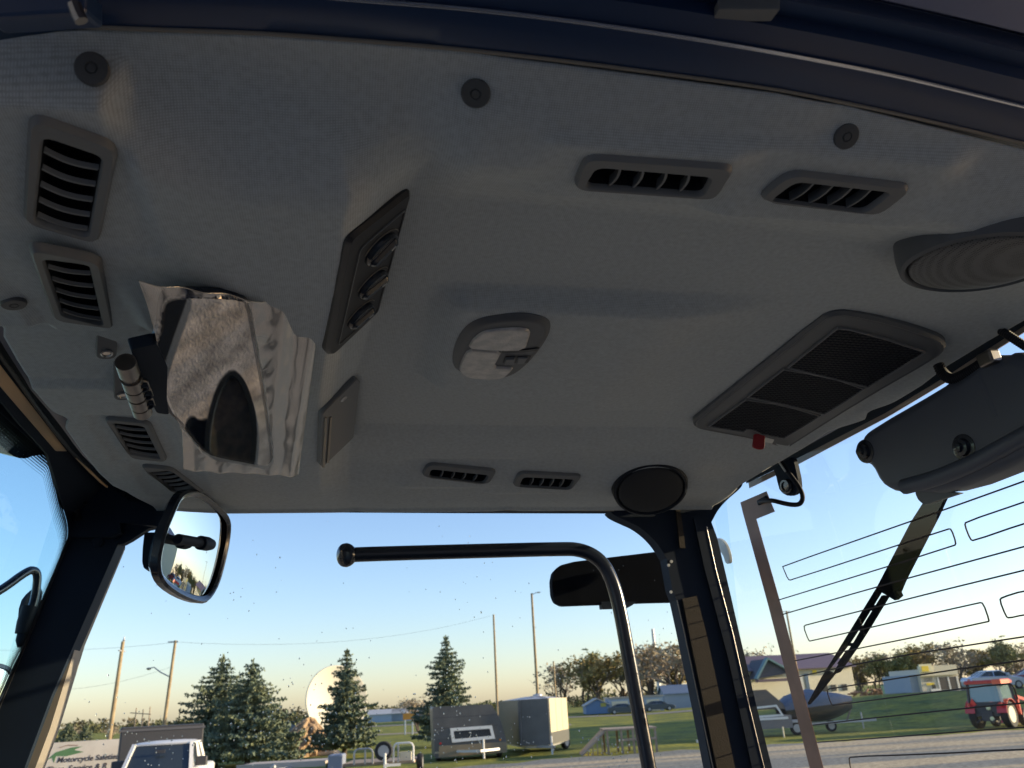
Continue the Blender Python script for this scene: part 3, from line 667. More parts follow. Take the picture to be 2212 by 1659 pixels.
ch = [PR.w(PR.px(*q), .004) for q in [(1461,1297),(1475,1359),(1507,1510),(1540,1665),(1558,1750)]]
MB().tube(ch, .0013, 8).build("edge_strip", 'seal', o, True, True)
TP = PL(C0+np.array([.69, 1.655, .1]), nrm((.45, -1, 0)), (1, 0, 0))
pprism("lit_face", PR, [(1472,1294),(1502,1288),(1524,1372),(1585,1659),(1604,1750),(1566,1750),(1546,1659),(1487,1372)], .0, .007, 'lit', o)  # brown patch in the outline of the sunlit part of the pillar
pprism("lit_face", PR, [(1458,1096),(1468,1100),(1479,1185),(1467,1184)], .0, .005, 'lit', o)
for q in [(1444,1221), (1449,1279), (1555-105, 1213)]:
    MB().disc(PR.w(PR.px(*q), 0), (0, -1, 0), [(.0035, 0), (.003, .003)], 10).build("rivet", 'white', o, True, True)
# ---- rear window
kx = .11; RG = PL(C0+np.array([.925, 1.7, .40]), nrm((-1, 0, -kx)), (0, 1, 0))
q = RG.poly([(1520,1000),(2400,560),(2700,640),(2700,1800),(1680,1800)]); MB().loft([(q, -.004), (q, 0)], RG, True, True).build("rear_window", 'glass', TR, False, True)['label'] = "clear rear window printed with heater lines"
bus = [(1601,1085),(1657,1061),(1675,1105),(1635,1121),(1688,1306),(1731,1473),(1780,1659),(1805,1760),(1776,1760),(1751,1659),(1708,1489),(1661,1306),(1606,1106)]
pprism("busbar", RG, bus, .001, .0022, 'copper', label="brown printed busbar running down the rear window")
HLN = [
 [(1966,1127),(1692,1223),(1693,1226),(1704,1252),(1710,1253),(2050,1142),(2057,1143),(2067,1172),(2064,1179),(1683,1296)],
 [(1966,1127),(2050,1098),(2212,1040),(2300,1008)],
 [(2400,1075),(2212,1131),(2105,1168),(2098,1165),(2086,1135),(2088,1127),(2212,1085),(2400,1020)],
 [(1692,1327),(1900,1266),(2212,1181),(2400,1130)],
 [(2400,1190),(2212,1231),(1743,1349),(1737,1354),(1748,1383),(1752,1385),(2117,1301),(2126,1303),(2139,1340),(2136,1343),(1900,1392),(1719,1427)],
 [(2400,1245),(2212,1276),(2167,1290),(2161,1296),(2175,1331),(2181,1335),(2212,1328),(2400,1300)],
 [(1729,1461),(1900,1424),(2212,1375),(2400,1348)],
 [(2190,1500),(2204,1525)],
 [(2400,1408),(2212,1424),(1795,1487),(1787,1491),(1797,1521),(1803,1523),(2000,1497),(2180,1475),(2192,1482),(2200,1510)],
 [(1757,1566),(1900,1549),(2212,1517),(2400,1505)],
 [(1767,1603),(1900,1594),(2212,1570),(2400,1560)],
 [(1846,1690),(1835,1640),(1839,1634),(2000,1629),(2212,1618),(2400,1612)],
]
for L in HLN:
    if len(L) == 2: continue
    P3 = [RG.w(p, .0016) for p in smoothpoly([RG.px(*q) for q in L], 1, False)]
    MB().tube(P3, .0013, 6).build("heater_line", 'line', TR, False, True)
# header channel above the rear glass
CP = PL(C0+np.array([.918, 1.7, .415]), nrm((-1, 0, -.35)), (0, 1, 0))
pprism("rear_header", CP, [(1600,1030),(1700,985),(1900,875),(2100,748),(2300,622),(2300,640),(2212,700),(2100,772),(2040,812),(1900,897),(1700,1000),(1603,1048)], -.02, -.012, 'black')
pprism("rear_channel", CP, [(1606,1047),(1700,1001),(1900,893),(2040,812),(2100,772),(2212,696),(2300,640),(2300,655),(2212,713),(2100,785),(2040,824),(1900,908),(1700,1014),(1608,1059)], -.020, -.014, mat("channel_paint", (.36, .28, .24), .5), label="dusty beige channel along the rear window top")
# ---- wiper motor cover on the rear window
MC = PL(C0+np.array([.86, 1.2, .25]), nrm((-1, -.12, -.10)), (0, 1, 0))
mcl = lambda L: [MC.px(1474.7+u/3, 553+v/3) for u, v in L]
outp = mcl([(1180,1230),(1200,1160),(1240,1115),(1700,850),(1760,800),(1830,790),(1990,650),(2060,640),(2110,650),(2170,620),(2260,640),(2400,700),(2500,1180),(2212,1345),(1720,1540),(1560,1525),(1400,1533),(1320,1480),(1260,1360),(1215,1350)])
outp = smoothpoly(outp, 1)
o = MB().loft([(outp, -.05), (outp, .0), (inset(outp, .006), .013), (inset(outp, .018), .020)], MC, True, True).build("wiper_motor_cover", 'cover', TR, True, True); o['label'] = "black moulded wiper motor cover on the rear window"
for u, v in ((1245, 1262), (1890, 1235)):
    q = mcl([(u, v)])[0]; MB().disc(MC.w(q, .018), MC.n, [(.020, 0), (.019, .003), (.013, .004), (.012, .010), (.007, .011), (.006, .016), (.002, .017)], 24).build("knob_nut", 'blackgloss', o, True, True)
MB().tube([MC.w(p, .02) for p in smoothpoly(mcl([(1500,1490),(1700,1440),(1950,1340),(2212,1200),(2400,1100)]), 2, False)], .012, 10).build("cover_ridge", 'cover', o, True, True)
MB().tube([MC.w(p, .012) for p in smoothpoly(mcl([(1985,760),(2050,900),(2100,1040)]), 2, False)], .009, 10).build("cover_ridge", 'cover', o, True, True)
pprism("cover_bracket", MC, [(1474.7+u/3, 553+v/3) for u, v in [(1440,1535),(1560,1525),(1730,1545),(1560,1600),(1500,1620),(1460,1585)]], -.03, -.02, 'greyplastic', o, r=.004)
def corr(name, pts, r, parent=TR, pitch=.0035):
    pts = smoothpoly(pts, 3, False); L = np.r_[0, np.cumsum([np.linalg.norm(pts[i+1]-pts[i]) for i in range(len(pts)-1)])]
    n = int(L[-1]/pitch*2)+2; ss = np.linspace(0, L[-1], n); A = np.array(pts); Q = np.stack([np.interp(ss, L, A[:, k]) for k in range(3)], -1)
    return MB().tube(list(Q), [r if i % 2 else r*.80 for i in range(n)], 10).build(name, 'rubber', parent, False, True)
corr("conduit", [MC.w(p, .01) for p in mcl([(1690,700),(1715,760),(1770,800),(1830,785),(1920,735),(2000,680),(2070,640)])], .0085)
corr("conduit", [MC.w(p, .0) for p in mcl([(2060,480),(2150,540),(2260,610),(2400,680)])], .0065)
MB().obox(MC.w(mcl([(2050, 665)])[0], .018), MC.ex*.012, MC.ey*.010, MC.n*.01).build("connector", 'steel', TR, False, True, bevel=.003)
# hinge knob and cable near the pillar, hook outside
HK = PL(C0+np.array([.905, 1.45, .36]), nrm((-1, -.2, -.1)), (0, 1, 0)); hkl = lambda L: [HK.px(1474.7+u/3, 553+v/3) for u, v in L]
q = smoothpoly(hkl([(585,1370),(700,1300),(720,1320),(755,1480),(740,1540),(690,1560),(635,1530),(618,1470),(610,1430)]), 1)
o = MB().loft([(q, -.01), (q, 0), (inset(q, .003), .004)], HK, True, True).build("hinge_bracket", 'black', TR, False, True)
MB().disc(HK.w(hkl([(690, 1490)])[0], .004), HK.n, [(.015, 0), (.015, .006), (.013, .009), (.009, .009), (.008, .006)], 24).build("hinge_knob", 'blackgloss', o, True, True)
cb = [HK.w(p, .012) for p in hkl([(650,1310),(690,1370),(745,1440),(790,1500),(812,1560),(795,1605),(750,1612),(680,1600),(600,1578)])]+[RG.w(RG.px(1474.7+520/3, 553+1590/3), .008)]
MB().tube(smoothpoly(cb, 2, False), .0048, 10).build("heater_cable", 'rubber', TR, True, True)
MB().tube([HK.w(p, .018) for p in hkl([(655,1312),(680,1350),(710,1395)])], .002, 6).build("cable_tie", 'white', TR, True, True)
a_ = RG.w(RG.px(1642, 1086), .005); b_ = RG.w(RG.px(1662, 1075), .006); MB().bar(a_, b_, .012, .006, RG.n).build("cable_lug", 'black', TR, False, True, bevel=.002)
WO = PL(C0+np.array([.98, 1.9, .1]), nrm((-1, 0, -.11)), (0, 1, 0))
hk = smoothpoly([WO.px(1305.7+u*.2315, 987.5+v*.2315) for u, v in [(1045,755),(1090,760),(1135,800),(1170,880),(1185,980),(1165,997),(1140,985),(1125,930),(1100,885),(1080,878)]], 1)
MB().loft([(hk, -.004), (hk, .004)], WO, True, True).build("latch_hook", 'white', TR, False, True, bevel=.001)['label'] = "pale curved steel hook outside the rear corner"
# wiper arm and blade outside the rear window
wl = lambda L: [WO.px(1474.7+u/3, 1106+v/3) for u, v in L]
def wp(name, L, w0, w1, m='black2', hs=()):
    return MB().loft([(wl(L), w0), (wl(L), w1)], WO, True, True).build(name, m, WPR, False, True, bevel=.001)
WPR = pprism("wiper_arm", WO, [(1474.7+u/3, 1106+v/3) for u, v in [(1640,-190),(1740,-190),(1640,30),(1430,440),(1380,560),(1330,545),(1250,500),(1360,290),(1480,60)]], -.008, 0, 'black', label="black rear wiper arm outside the glass")
WPR.data.materials[0] = M['black2']
wp("blade_link", [(1330,540),(1395,505),(1415,545),(1385,572),(1340,545)], -.006, .004)
wp("blade_frame", [(1250,500),(1290,500),(1120,780),(1075,850),(935,1030),(980,1050),(860,1200),(815,1250),(812,1235),(900,1070)], -.006, .001)
wp("blade_frame", [(1330,545),(1290,610),(1215,735),(1130,870),(1010,1040),(975,1052),(1000,1000),(1110,840),(1190,700),(1290,540)], -.006, .001)
for L in ([(1195,640),(1240,640),(1265,615),(1215,600)], [(1150,735),(1190,740),(1170,775),(1125,765)], [(1080,850),(1110,850),(1100,870),(1065,868)], [(1060,895),(1090,900),(1030,985),(1000,985)]):
    wp("blade_link", L, -.006, .001)
# ---- small side mirror inside the far front corner
mp = C0+ray(418, 1185)*1.62/np.linalg.norm(ray(418, 1185))*1.0
mp = ony(418, 1185, 1.55); mn = nrm((math.sin(math.radians(100)), math.cos(math.radians(100)), .0))
mn = nrm((.93, -.27, .02))
mn = nrm((.9716, -.2130, -.112)); MP = PL(mp, mn, (0, 1, 0))
mo = [MP.px(540/1.8228+u*.1653, 1900/1.8228+v*.1653) for u, v in [(700,95),(760,88),(850,115),(1000,230),(1130,350),(1195,440),(1218,560),(1200,760),(1140,1050),(1060,1340),(960,1520),(880,1585),(760,1575),(560,1500),(380,1380),(290,1260),(258,1100),(280,900),(350,620),(450,380),(540,180),(620,110)]]
mo = smoothpoly(mo, 1); mi = inset(mo, .013)
o = MB().loft([(inset(mo, .01), -.02), (mo, -.012), (mo, 0), (inset(mo, .004), .004), (inset(mo, .008), .003), (mi, -.001)], MP, True, False).build("side_mirror", 'blackgloss', TR, True, True); o['label'] = "small rounded side mirror reflecting trees and a barn"
def convex(Pm, poly, R, h0, name, parent):
    mb = MB(); c = sum(poly)/len(poly); K = 10; n = len(poly)
    hh = lambda p: h0+0.0045-np.dot(p-c, p-c)/(2*R)
    mb.v.append(tuple(Pm.w(c, hh(c))))
    for k in range(1, K+1):
        for p in poly: q = c+(p-c)*k/K; mb.v.append(tuple(Pm.w(q, hh(q))))
    for i in range(n): mb.f.append((0, 1+i, 1+(i+1) % n))
    for k in range(K-1):
        for i in range(n): j = (i+1) % n; mb.f.append((1+k*n+i, 1+(k+1)*n+i, 1+(k+1)*n+j, 1+k*n+j))
    return mb.build(name, 'mirror', parent, True, True)
convex(MP, mi, 1.25, -.003, "mirror_glass", o)
pprism("mirror_mount", PL(C0+np.array([0, 1.66, 0]), (0, -1, 0), (1, 0, 0)), [(312,1150),(345,1150),(380,1152),(380,1232),(311,1229),(307,1215),(308,1185)], -.03, 0, 'black', o, r=.004)
a_ = mp-mn*.02+np.array([0, 0, 0]); MB().tube([a_, a_+np.array([-.03, .06, .01]), a_+np.array([-.03, .11, .01])], .012, 12).build("mirror_stalk", 'black', o, True, True)
m2 = lambda u, v, h: MP.w(MP.px(540/1.8228+u*.1653, 1900/1.8228+v*.1653), h)
MB().tube([m2(440, 730, .012), m2(690, 780, .020)], .0085, 14).tube([m2(680, 778, .020), m2(750, 792, .022), m2(800, 800, .023)], [.0125, .0125, .010], 16).build("stalk_reflection", 'black', o, True, True)  # stub added before the glass in place of the stalk's reflection
# ---- big interior mirror on its hinge
hp = ony(355, 770, .80); hp = C0+ray(352, 770)*(.345/ray(352, 770)[2])
BMn = nrm((.38, -.13, -.93)); BM = PL(hp, BMn, (0, 1, 0)); bl = lambda L: [BM.px(u/3, 553+v/3) for u, v in L]
sil = smoothpoly(bl([(1075,262),(1180,250),(1400,252),(1580,268),(1615,300),(1660,560),(1720,900),(1765,1250),(1770,1330),(1720,1372),(1630,1352),(1450,1320),(1330,1285),(1240,1180),(1140,1060),(1080,1010),(1020,820),(985,640),(1000,560),(1030,480),(1035,380),(1045,310)]), 1)
o = MB().loft([(inset(sil, .006), -.016), (sil, -.010), (sil, -.001), (inset(sil, .002), 0)], BM, True, True).build("rear_view_mirror", 'blackgloss', TR, True, True); o['label'] = "large interior mirror still wrapped in clear film"
g = inset(sil, .004); MB().loft([(g, .0003), (g, .0012)], BM, True, True).build("mirror_glass", 'mirror2', o, False, True)
# things the big mirror sees: the lower outside mirror and the front door frame, both below the picture
def rfl(x, y, Y):
    p = onpl(x, y, BM.o, BM.n); d = nrm(ray(x, y)); r_ = d-2*np.dot(d, BM.n)*BM.n; return p+r_*((Y-p[1])/r_[1])
def rprism(name, L, Y, t, m, inner=None, parent=TR, label=None):
    P_ = smoothpoly([rfl(x, y, Y)[[0, 2]] for x, y in L], 1); mb = MB()
    if inner: Q_ = smoothpoly([rfl(x, y, Y)[[0, 2]] for x, y in inner], 1); mb.loft([(P_, 0), (P_, t), (Q_, t), (Q_, 0), (P_, 0)])
    else: mb.loft([(P_, 0), (P_, t)], None, True, True)
    mb.v = [(a, Y+c_, b_) for a, b_, c_ in mb.v]; o = mb.build(name, m, parent, False, True)
    if label: o['label'] = label
    return o
lo = [(443,985),(440,930),(456,860),(475,815),(500,792),(525,812),(545,860),(556,920),(552,985),(546,1010)]; li = [(452,985),(452,932),(466,865),(483,826),(500,806),(518,824),(534,866),(543,922),(540,985),(536,1008)]
o_ = rprism("lower_mirror", lo, 2.02, .03, 'black', li, label="dome shaped outside mirror seen only in the wrapped mirror"); rprism("mirror_pane", li, 2.03, .005, mat("lower_mirror_pane", (.10, .105, .11), .25, noise=(60, (.16, .15, .14), .4, .6)), None, o_)
rprism("lower_mirror_arm", [(452,898),(430,905),(415,893),(400,905),(396,940),(410,965),(430,990),(444,990),(446,930)], 2.025, .03, 'black')
rprism("front_door_frame", [(300,560),(408,620),(402,650),(372,730),(330,860),(280,860)], 1.80, .04, 'black')
# mirror hinge
hb = bl([(840,590),(860,582),(1010,548),(1080,700),(1075,900),(1090,1010),(1010,1000),(975,930),(880,700)])
MB().loft([(rnd(hb, .004, 3), -.010), (rnd(hb, .004, 3), .004)], BM, True, True).build("hinge_plate", 'black', TR, False, True, bevel=.001)
hl = lambda u, v, h=0.: BM.w(BM.px((350+u*.2049)/1.8228, (1300+v*.2049)/1.8228), h)
a0, a1 = hl(640, 420, .012), hl(975, 1400, .012); dvec = a1-a0; ln = np.linalg.norm(dvec); dd = dvec/ln
rad = .0098
hg = MB().tube([a0, a1], rad*.8, 18).build("mirror_hinge", 'steel', TR, True, True); hg['label'] = "brushed steel hinge holding the wrapped mirror"
for t0, t1, m_ in ((0, .22, 'steel'), (.30, .47, 'steel'), (.49, .64, 'steel'), (.67, .84, 'steel'), (.86, 1.0, 'steel')):
    MB().tube([a0+dvec*t0, a0+dvec*t1], rad, 22).build("hinge_barrel", m_, hg, True, True)
for (u0, v0, u1, v1) in ((700, 740, 1090, 850), (800, 920, 1150, 1000), (880, 1100, 1190, 1190)):
    A = hl(u0, v0, .016); B = hl(u1, v1, .012); c = (A+B)/2; ax_ = (B-A)/2
    MB().obox(c, ax_, dd*.0075, nrm(np.cross(ax_, dd))*.0022).build("clamp_strap", 'steel', hg, False, True, bevel=.001)
for u, v in ((950, 840), (1030, 1000), (1065, 1180)):
    MB().disc(hl(u, v, .018), BM.n, [(.0062, -.003), (.0062, .0015), (.004, .002), (.0036, -.0005)], 6).build("hex_bolt", 'black', hg, False, True)
for (su, sv, eu, ev) in ((330, 335, 560, 380), (650, 1145, 850, 1200)):
    A = hit((350+su*.2049)/1.8228, (1300+sv*.2049)/1.8228); B = hl(eu, ev, .006); n_ = nrm((.25, -.25, -1))
    e = nrm(B-A); s_ = nrm(np.cross(n_, e)); P_ = PL(A+n_*.003, n_, e)
    L_ = np.linalg.norm(B-A); q = rnd([np.array(t) for t in ((-.013, -.011), (L_, -.011), (L_, .011), (-.013, .011))], .010, 5)
    ear = MB().loft([(q, -.004), (q, .004), (inset(q, .0012), .0052)], P_, True, True).build("hinge_ear", 'greyplastic', hg, True, True)
    MB().disc(A+n_*.008, n_, [(.0072, -.001), (.0070, .0016), (.005, .0026), (.0042, .0012), (.002, .0012)], 20).build("screw", 'chrome', hg, True, True)
# ---- plastic film wrapped round the mirror: a thing of its own
def film():
    cs = [(297,600),(687,668),(645,1025),(396,1012)]
    c4 = [np.array(BM.px(*q)) for q in cs]; n = 160; V = []; rs = np.random.default_rng(5)
    leftmid = np.array(BM.px(350, 800)); Vg = np.zeros((n+1, n+1, 3)); silA = np.array(sil)
    ph = rs.uniform(0, 6, 12)
    for j in range(n+1):
        for i in range(n+1):
            u, v = i/n, j/n
            p = (c4[0]*(1-u)+c4[1]*u)*(1-v)+(c4[3]*(1-u)+c4[2]*u)*v
            # left edge follows the mirror
            lx = np.interp(v, [0, .12, .3, .5, .62, .8, 1], [297, 315, 335, 342, 362, 392, 396]); ly = 600+412*v
            pl = np.array(BM.px(lx, ly)); base = c4[0]*(1-v)+c4[3]*v; p = p+(pl-base)*(1-u)
            top = .002*math.sin(u*9+1)*math.exp(-v*14)+.0015*math.sin(u*25)*math.exp(-v*25); p = p+np.array([0, 0])
            inside = 1.0 if inpoly(np.array([p[0]]), np.array([p[1]]), sil)[0] else 0.
            d = np.min(np.hypot(silA[:, 0]-p[0], silA[:, 1]-p[1])); k = min(1, d/.045)
            wr = .0020*math.sin(u*30+.9*math.sin(v*3+ph[0])+ph[1])+.0016*math.sin(u*11+v*2+ph[2])
            h = .0035+(.0 if inside else (wr*k+.002*k))
            if not inside: h += -.003*k+top
            Vg[j, i] = BM.w(p, h)
    mb = MB(); mb.v = [tuple(q) for q in Vg.reshape(-1, 3)]
    for j in range(n):
        for i in range(n): a = j*(n+1)+i; mb.f.append((a, a+1, a+n+2, a+n+1))
    o = mb.build("plastic_film", 'film', None, True); o.data.materials.append(M['film2'])
    for p in o.data.polygons:
        q = np.array(p.center)-BM.o; qq = (np.dot(q, BM.ex), np.dot(q, BM.ey))
        if not inpoly(np.array([qq[0]]), np.array([qq[1]]), sil)[0]: p.material_index = 1
    o; tag(o, "crinkled clear plastic film wrapped round the large interior mirror", "plastic film")
    sm = o.modifiers.new("t", 'SOLIDIFY'); sm.thickness = .0004
film()
# ---- bits seen through the windshield: work light, grab loop, front mirror
FW = PL(C0+np.array([-.62, 1.4, .3]), nrm((1, -.2, -.3)), (0, 1, 0))
wl_ = smoothpoly([FW.px(*q) for q in [(-60,840),(0,862),(60,925),(104,981),(72,984),(57,991),(35,989),(15,976),(0,961),(-60,900)]], 1)
MB().loft([(wl_, -.03), (wl_, 0), (inset(wl_, .006), .004)], FW, True, True).build("work_light", mat("wet_black", (.02, .025, .04), .25, noise=(260, (.35, .38, .42), .62, .72)), TR, True, True)['label'] = "wet dark work light under the roof beyond the windshield"
FB = PL(C0+np.array([-.75, 1.85, .2]), nrm((1, -.5, 0)), (0, 1, 0))
lp = smoothpoly([FB.w(FB.px(*q)) for q in [(-60,1305),(0,1277),(60,1232),(76,1232),(82,1245),(76,1290),(66,1320)]], 2, False)
MB().tube(lp, .009, 12).build("mirror_arm", 'blackgloss', TR, True, True)['label'] = "bent black mirror arm beyond the windshield"
MB().tube([FB.w(FB.px(*q)) for q in [(66,1312),(56,1345),(52,1368)]], .018, 12).build("arm_clamp", 'rubber', TR, True, True)
MB().tube([FB.w(FB.px(*q)) for q in [(52,1366),(48,1384),(46,1398)]], [.013, .013, .008], 12).build("arm_stud", 'black', TR, True, True)
q = smoothpoly([FB.px(*q) for q in [(85,1275),(110,1262),(100,1330),(70,1390),(62,1350),(66,1300)]], 1); MB().loft([(q, -.03), (q, -.02)], FB, True, True).build("front_lamp", 'darkplastic', TR, True, True)
fm_ = smoothpoly([FB.px(*q) for q in [(-60,1428),(0,1432),(22,1440),(34,1455),(28,1500),(0,1560),(-60,1600)]], 1)
o = MB().loft([(inset(fm_, .01), -.02), (fm_, -.01), (fm_, .0), (inset(fm_, .008), .001)], FB, True, False).build("front_mirror", 'blackgloss', TR, True, True); o['label'] = "round cornered mirror at the lower left beyond the windshield"
convex(PL(FB.o, FB.n, FB.ex), inset(fm_, .009), 1.0, -.006, "mirror_glass", o)
# ================================================================ OUTSIDE
H2 = np.array([math.sin(AZ), math.cos(AZ), 0.])
def yh(x): return 1517.2-(x-1143.2)*.0542
def uv2w(u, v, z=0.): p = R0*u+H2*v; return np.array([p[0], p[1], z])
def px2u(x, v): d = ray(x, yh(x)); return float(np.dot(d, R0)/np.dot(d, H2)*v)
def zpx(x, y, v): d = ray(x, y); return CH+d[2]/np.dot(d, H2)*v
def sm01(x, a, b): t = np.clip((np.asarray(x, float)-a)/(b-a), 0, 1); return t*t*(3-2*t)
def terr(u, v):
    return 1.3*sm01(u, 12, 34)*sm01(v, 45, 66)*(1-.42*sm01(v, 80, 105))*(1-sm01(v, 115, 160))
def gnd(x, v, lift=0.): u = px2u(x, v); return uv2w(u, v, float(terr(u, v))+lift)
def sheet(name, us, vs, fu, m, lift, kind='structure'):
    U, V = np.meshgrid(us, vs); U2, V2 = fu(U, V); Z = terr(U2, V2)+lift
    P = U2[..., None]*R0+V2[..., None]*H2; P[..., 2] = Z
    ny, nx = len(vs)-1, len(us)-1; i = np.arange(ny)[:, None]*(nx+1)+np.arange(nx)[None, :]
    F = np.stack([i, i+1, i+nx+2, i+nx+1], -1).reshape(-1, 4)
    me = bpy.data.meshes.new(name); me.from_pydata(P.reshape(-1, 3).tolist(), [], F.tolist()); me.materials.append(m)
    me.polygons.foreach_set("use_smooth", [True]*len(F)); me.update(); o = bpy.data.objects.new(name, me); COL.objects.link(o); o['kind'] = kind; return o
grass_m = mat("grass_surface", (.14, .17, .06), .95, noise=(.35, (.34, .32, .06), .35, .7), bump=(30, .8, .05), spec=.1)
gravel_m = mat("gravel_surface", (.25, .25, .225), .95, noise=(.55, (.54, .44, .29), .45, .56, (.07, 1., 1.), -AZ), bump=(60, .6, .012), spec=.15)  # stretched grey and tan bands stand for shadow and sun stripes
def speckle(m, sc, lo, hi):
    n = m.node_tree.nodes; L = m.node_tree.links; b = n["Principled BSDF"]; src = b.inputs["Base Color"].links[0].from_socket
    t = n.new("ShaderNodeTexNoise"); t.inputs["Scale"].default_value = sc; t.inputs["Detail"].default_value = 8; tc = n.new("ShaderNodeTexCoord"); L.new(tc.outputs["Object"], t.inputs["Vector"])
    mr = n.new("ShaderNodeMapRange"); mr.inputs[1].default_value = .3; mr.inputs[2].default_value = .7; mr.inputs[3].default_value = lo; mr.inputs[4].default_value = hi; L.new(t.outputs[0], mr.inputs[0])
    mx = n.new("ShaderNodeMixRGB"); mx.blend_type = 'MULTIPLY'; mx.inputs[0].default_value = 1; L.new(src, mx.inputs[1]); L.new(mr.outputs[0], mx.inputs[2]); L.new(mx.outputs[0], b.inputs["Base Color"])
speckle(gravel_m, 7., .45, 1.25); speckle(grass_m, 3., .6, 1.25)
road_m = mat("road_surface", (.22, .20, .185), .9, noise=(2, (.30, .27, .25), .4, .6), spec=.2)
idf = lambda U, V: (U, V)
us = np.r_[-900, -400, -200, np.linspace(-120, 160, 141), 250, 500, 900]; vs = np.r_[-300, -80, np.linspace(-20, 200, 111), 260, 400, 700, 1500]
sheet("ground", us, vs, idf, grass_m, 0.)
def lot(U, V):
    e = np.interp(U, [-60, -12, -6, -3, 3, 20, 60], [23, 24, 27, 36, 38, 40, 43])+.5*np.sin(U*1.3)+.3*np.sin(U*3.1)
    return U, -60+(V)*(e+60)
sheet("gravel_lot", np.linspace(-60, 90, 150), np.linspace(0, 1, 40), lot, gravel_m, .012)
RDP = [(-200, 150), (-40, 140), (px2u(820, 136), 136), (px2u(1250, 124), 124), (px2u(1600, 106), 106), (px2u(1850, 92), 92), (px2u(2100, 76), 76), (60, 62), (110, 40)]
ru = np.array([p[0] for p in RDP]); rv = np.array([p[1] for p in RDP])
def roadf(U, V): return U, np.interp(U, ru, rv)+V
sheet("road", np.linspace(-200, 110, 200), np.array([-3.6, -1.2, 1.2, 3.6]), roadf, road_m, .03)
sheet("gravel_path", np.linspace(-90, 4, 80), np.array([-2., 2.]), lambda U, V: (U, V+88-.05*U), mat("path_surface", (.30, .25, .2), .95), .02)
RZ = -AZ
# ---------- trees
def leafcards(mb, pts, size, rs, droop=0.):
    P = np.asarray(pts, float).reshape(-1, 3); n = len(P); a = rs.uniform(0, 2*np.pi, n); b = rs.uniform(-1, 1, n); s = (size*rs.uniform(.6, 1.3, n))[:, None]
    q = np.sqrt(1-b*b); d = np.stack([np.cos(a)*q, np.sin(a)*q, b-droop], -1); d /= np.linalg.norm(d, axis=1)[:, None]+1e-9
    e = np.cross(d, rs.normal(size=(n, 3))); e /= np.linalg.norm(e, axis=1)[:, None]+1e-9
    V = np.stack([P-e*s*.35, P+d*s*.6-e*s*.25, P+d*s, P+e*s*.35], 1).reshape(-1, 3); o = len(mb.v)
    mb.v.extend(map(tuple, V.tolist())); mb.f.extend((o+4*i, o+4*i+1, o+4*i+2, o+4*i+3) for i in range(n))
bark = mat("bark", (.10, .075, .055), .9, bump=(20, .6, .02)); twig_m = mat("twig_bark", (.30, .24, .19), .9)
spr_m = mat("spruce_needles", (.11, .155, .12), .8, noise=(1.6, (.22, .23, .12), .35, .68), spec=.2)
def spruce(name, x, v, hpx_top, wid, seed, label, group="spruce trees beside the lot"):
    b = gnd(x, v); H = zpx(x, hpx_top, v)-b[2]; root = empty(name, b, RZ); tag(root, label, "spruce tree", group)
    rs = np.random.default_rng(seed)
    MB().tube([(0, 0, 0), (0, 0, H*.5), (0, 0, H*.98)], [.14, .08, .015], 8).build("trunk", bark, root, True)
    mb = MB(); R = wid/2; lv = 0.12; k = 0
    while lv < .985:
        z = H*lv; rr = R*(1-lv)**.72*rs.uniform(.78, 1.15)+.05; nb = max(6, int(17*(1-lv)+6)); ph = rs.uniform(0, 6)
        for j in range(nb):
            if rs.random() < .14: continue
            an = ph+2*math.pi*j/nb+rs.uniform(-.25, .25); L = rr*rs.uniform(.55, 1.3)*(1+.16*math.sin(2*an+seed)+.12*math.sin(lv*17+seed*2)); dirv = np.array([math.cos(an), math.sin(an), 0])
            m_ = max(4, int(L*17)); pts = []
            for q in range(m_):
                t = (q+.6)/m_; side = np.array([-dirv[1], dirv[0], 0]); sp = .30*L*math.sin(math.pi*min(1, t*1.05))*.55
                base = dirv*L*t+np.array([0, 0, z-.28*L*t+.22*L*t*t])
                for s_ in range(4): pts.append(base+side*rs.uniform(-sp, sp)+np.array([0, 0, rs.uniform(-.07, .05)]))
            leafcards(mb, pts, .12+.06*(1-lv), rs, .1)
        lv += .030+.012*rs.random()
    for q in range(14): leafcards(mb, [np.array([0, 0, H*(.93+.005*q)])+rs.normal(size=3)*.03], .16, rs, -.8)
    mb.build("crown", spr_m, root)
    return root
spruce("spruce_tree", 472, 46, 1418, 5.0, 1, "blue-green spruce with a blunt top, left one of the touching pair")
spruce("spruce_tree", 540, 44, 1424, 5.0, 2, "sunlit spruce standing right in front of its left neighbour, behind the truck")
spruce("spruce_tree", 746, 49, 1402, 3.9, 3, "slim spruce with a pointed top in front of the white dish")
spruce("spruce_tree", 966, 55, 1372, 4.9, 4, "tall lone spruce rising behind the grey trailer")
lm = [mat("leaves_green", (.17, .19, .08), .8, noise=(.8, (.24, .23, .09), .35, .7)), mat("leaves_yellow", (.26, .20, .07), .8, noise=(.8, (.36, .28, .10), .35, .7)), mat("leaves_brown", (.30, .25, .17), .8, noise=(.8, (.36, .30, .20), .35, .7))]
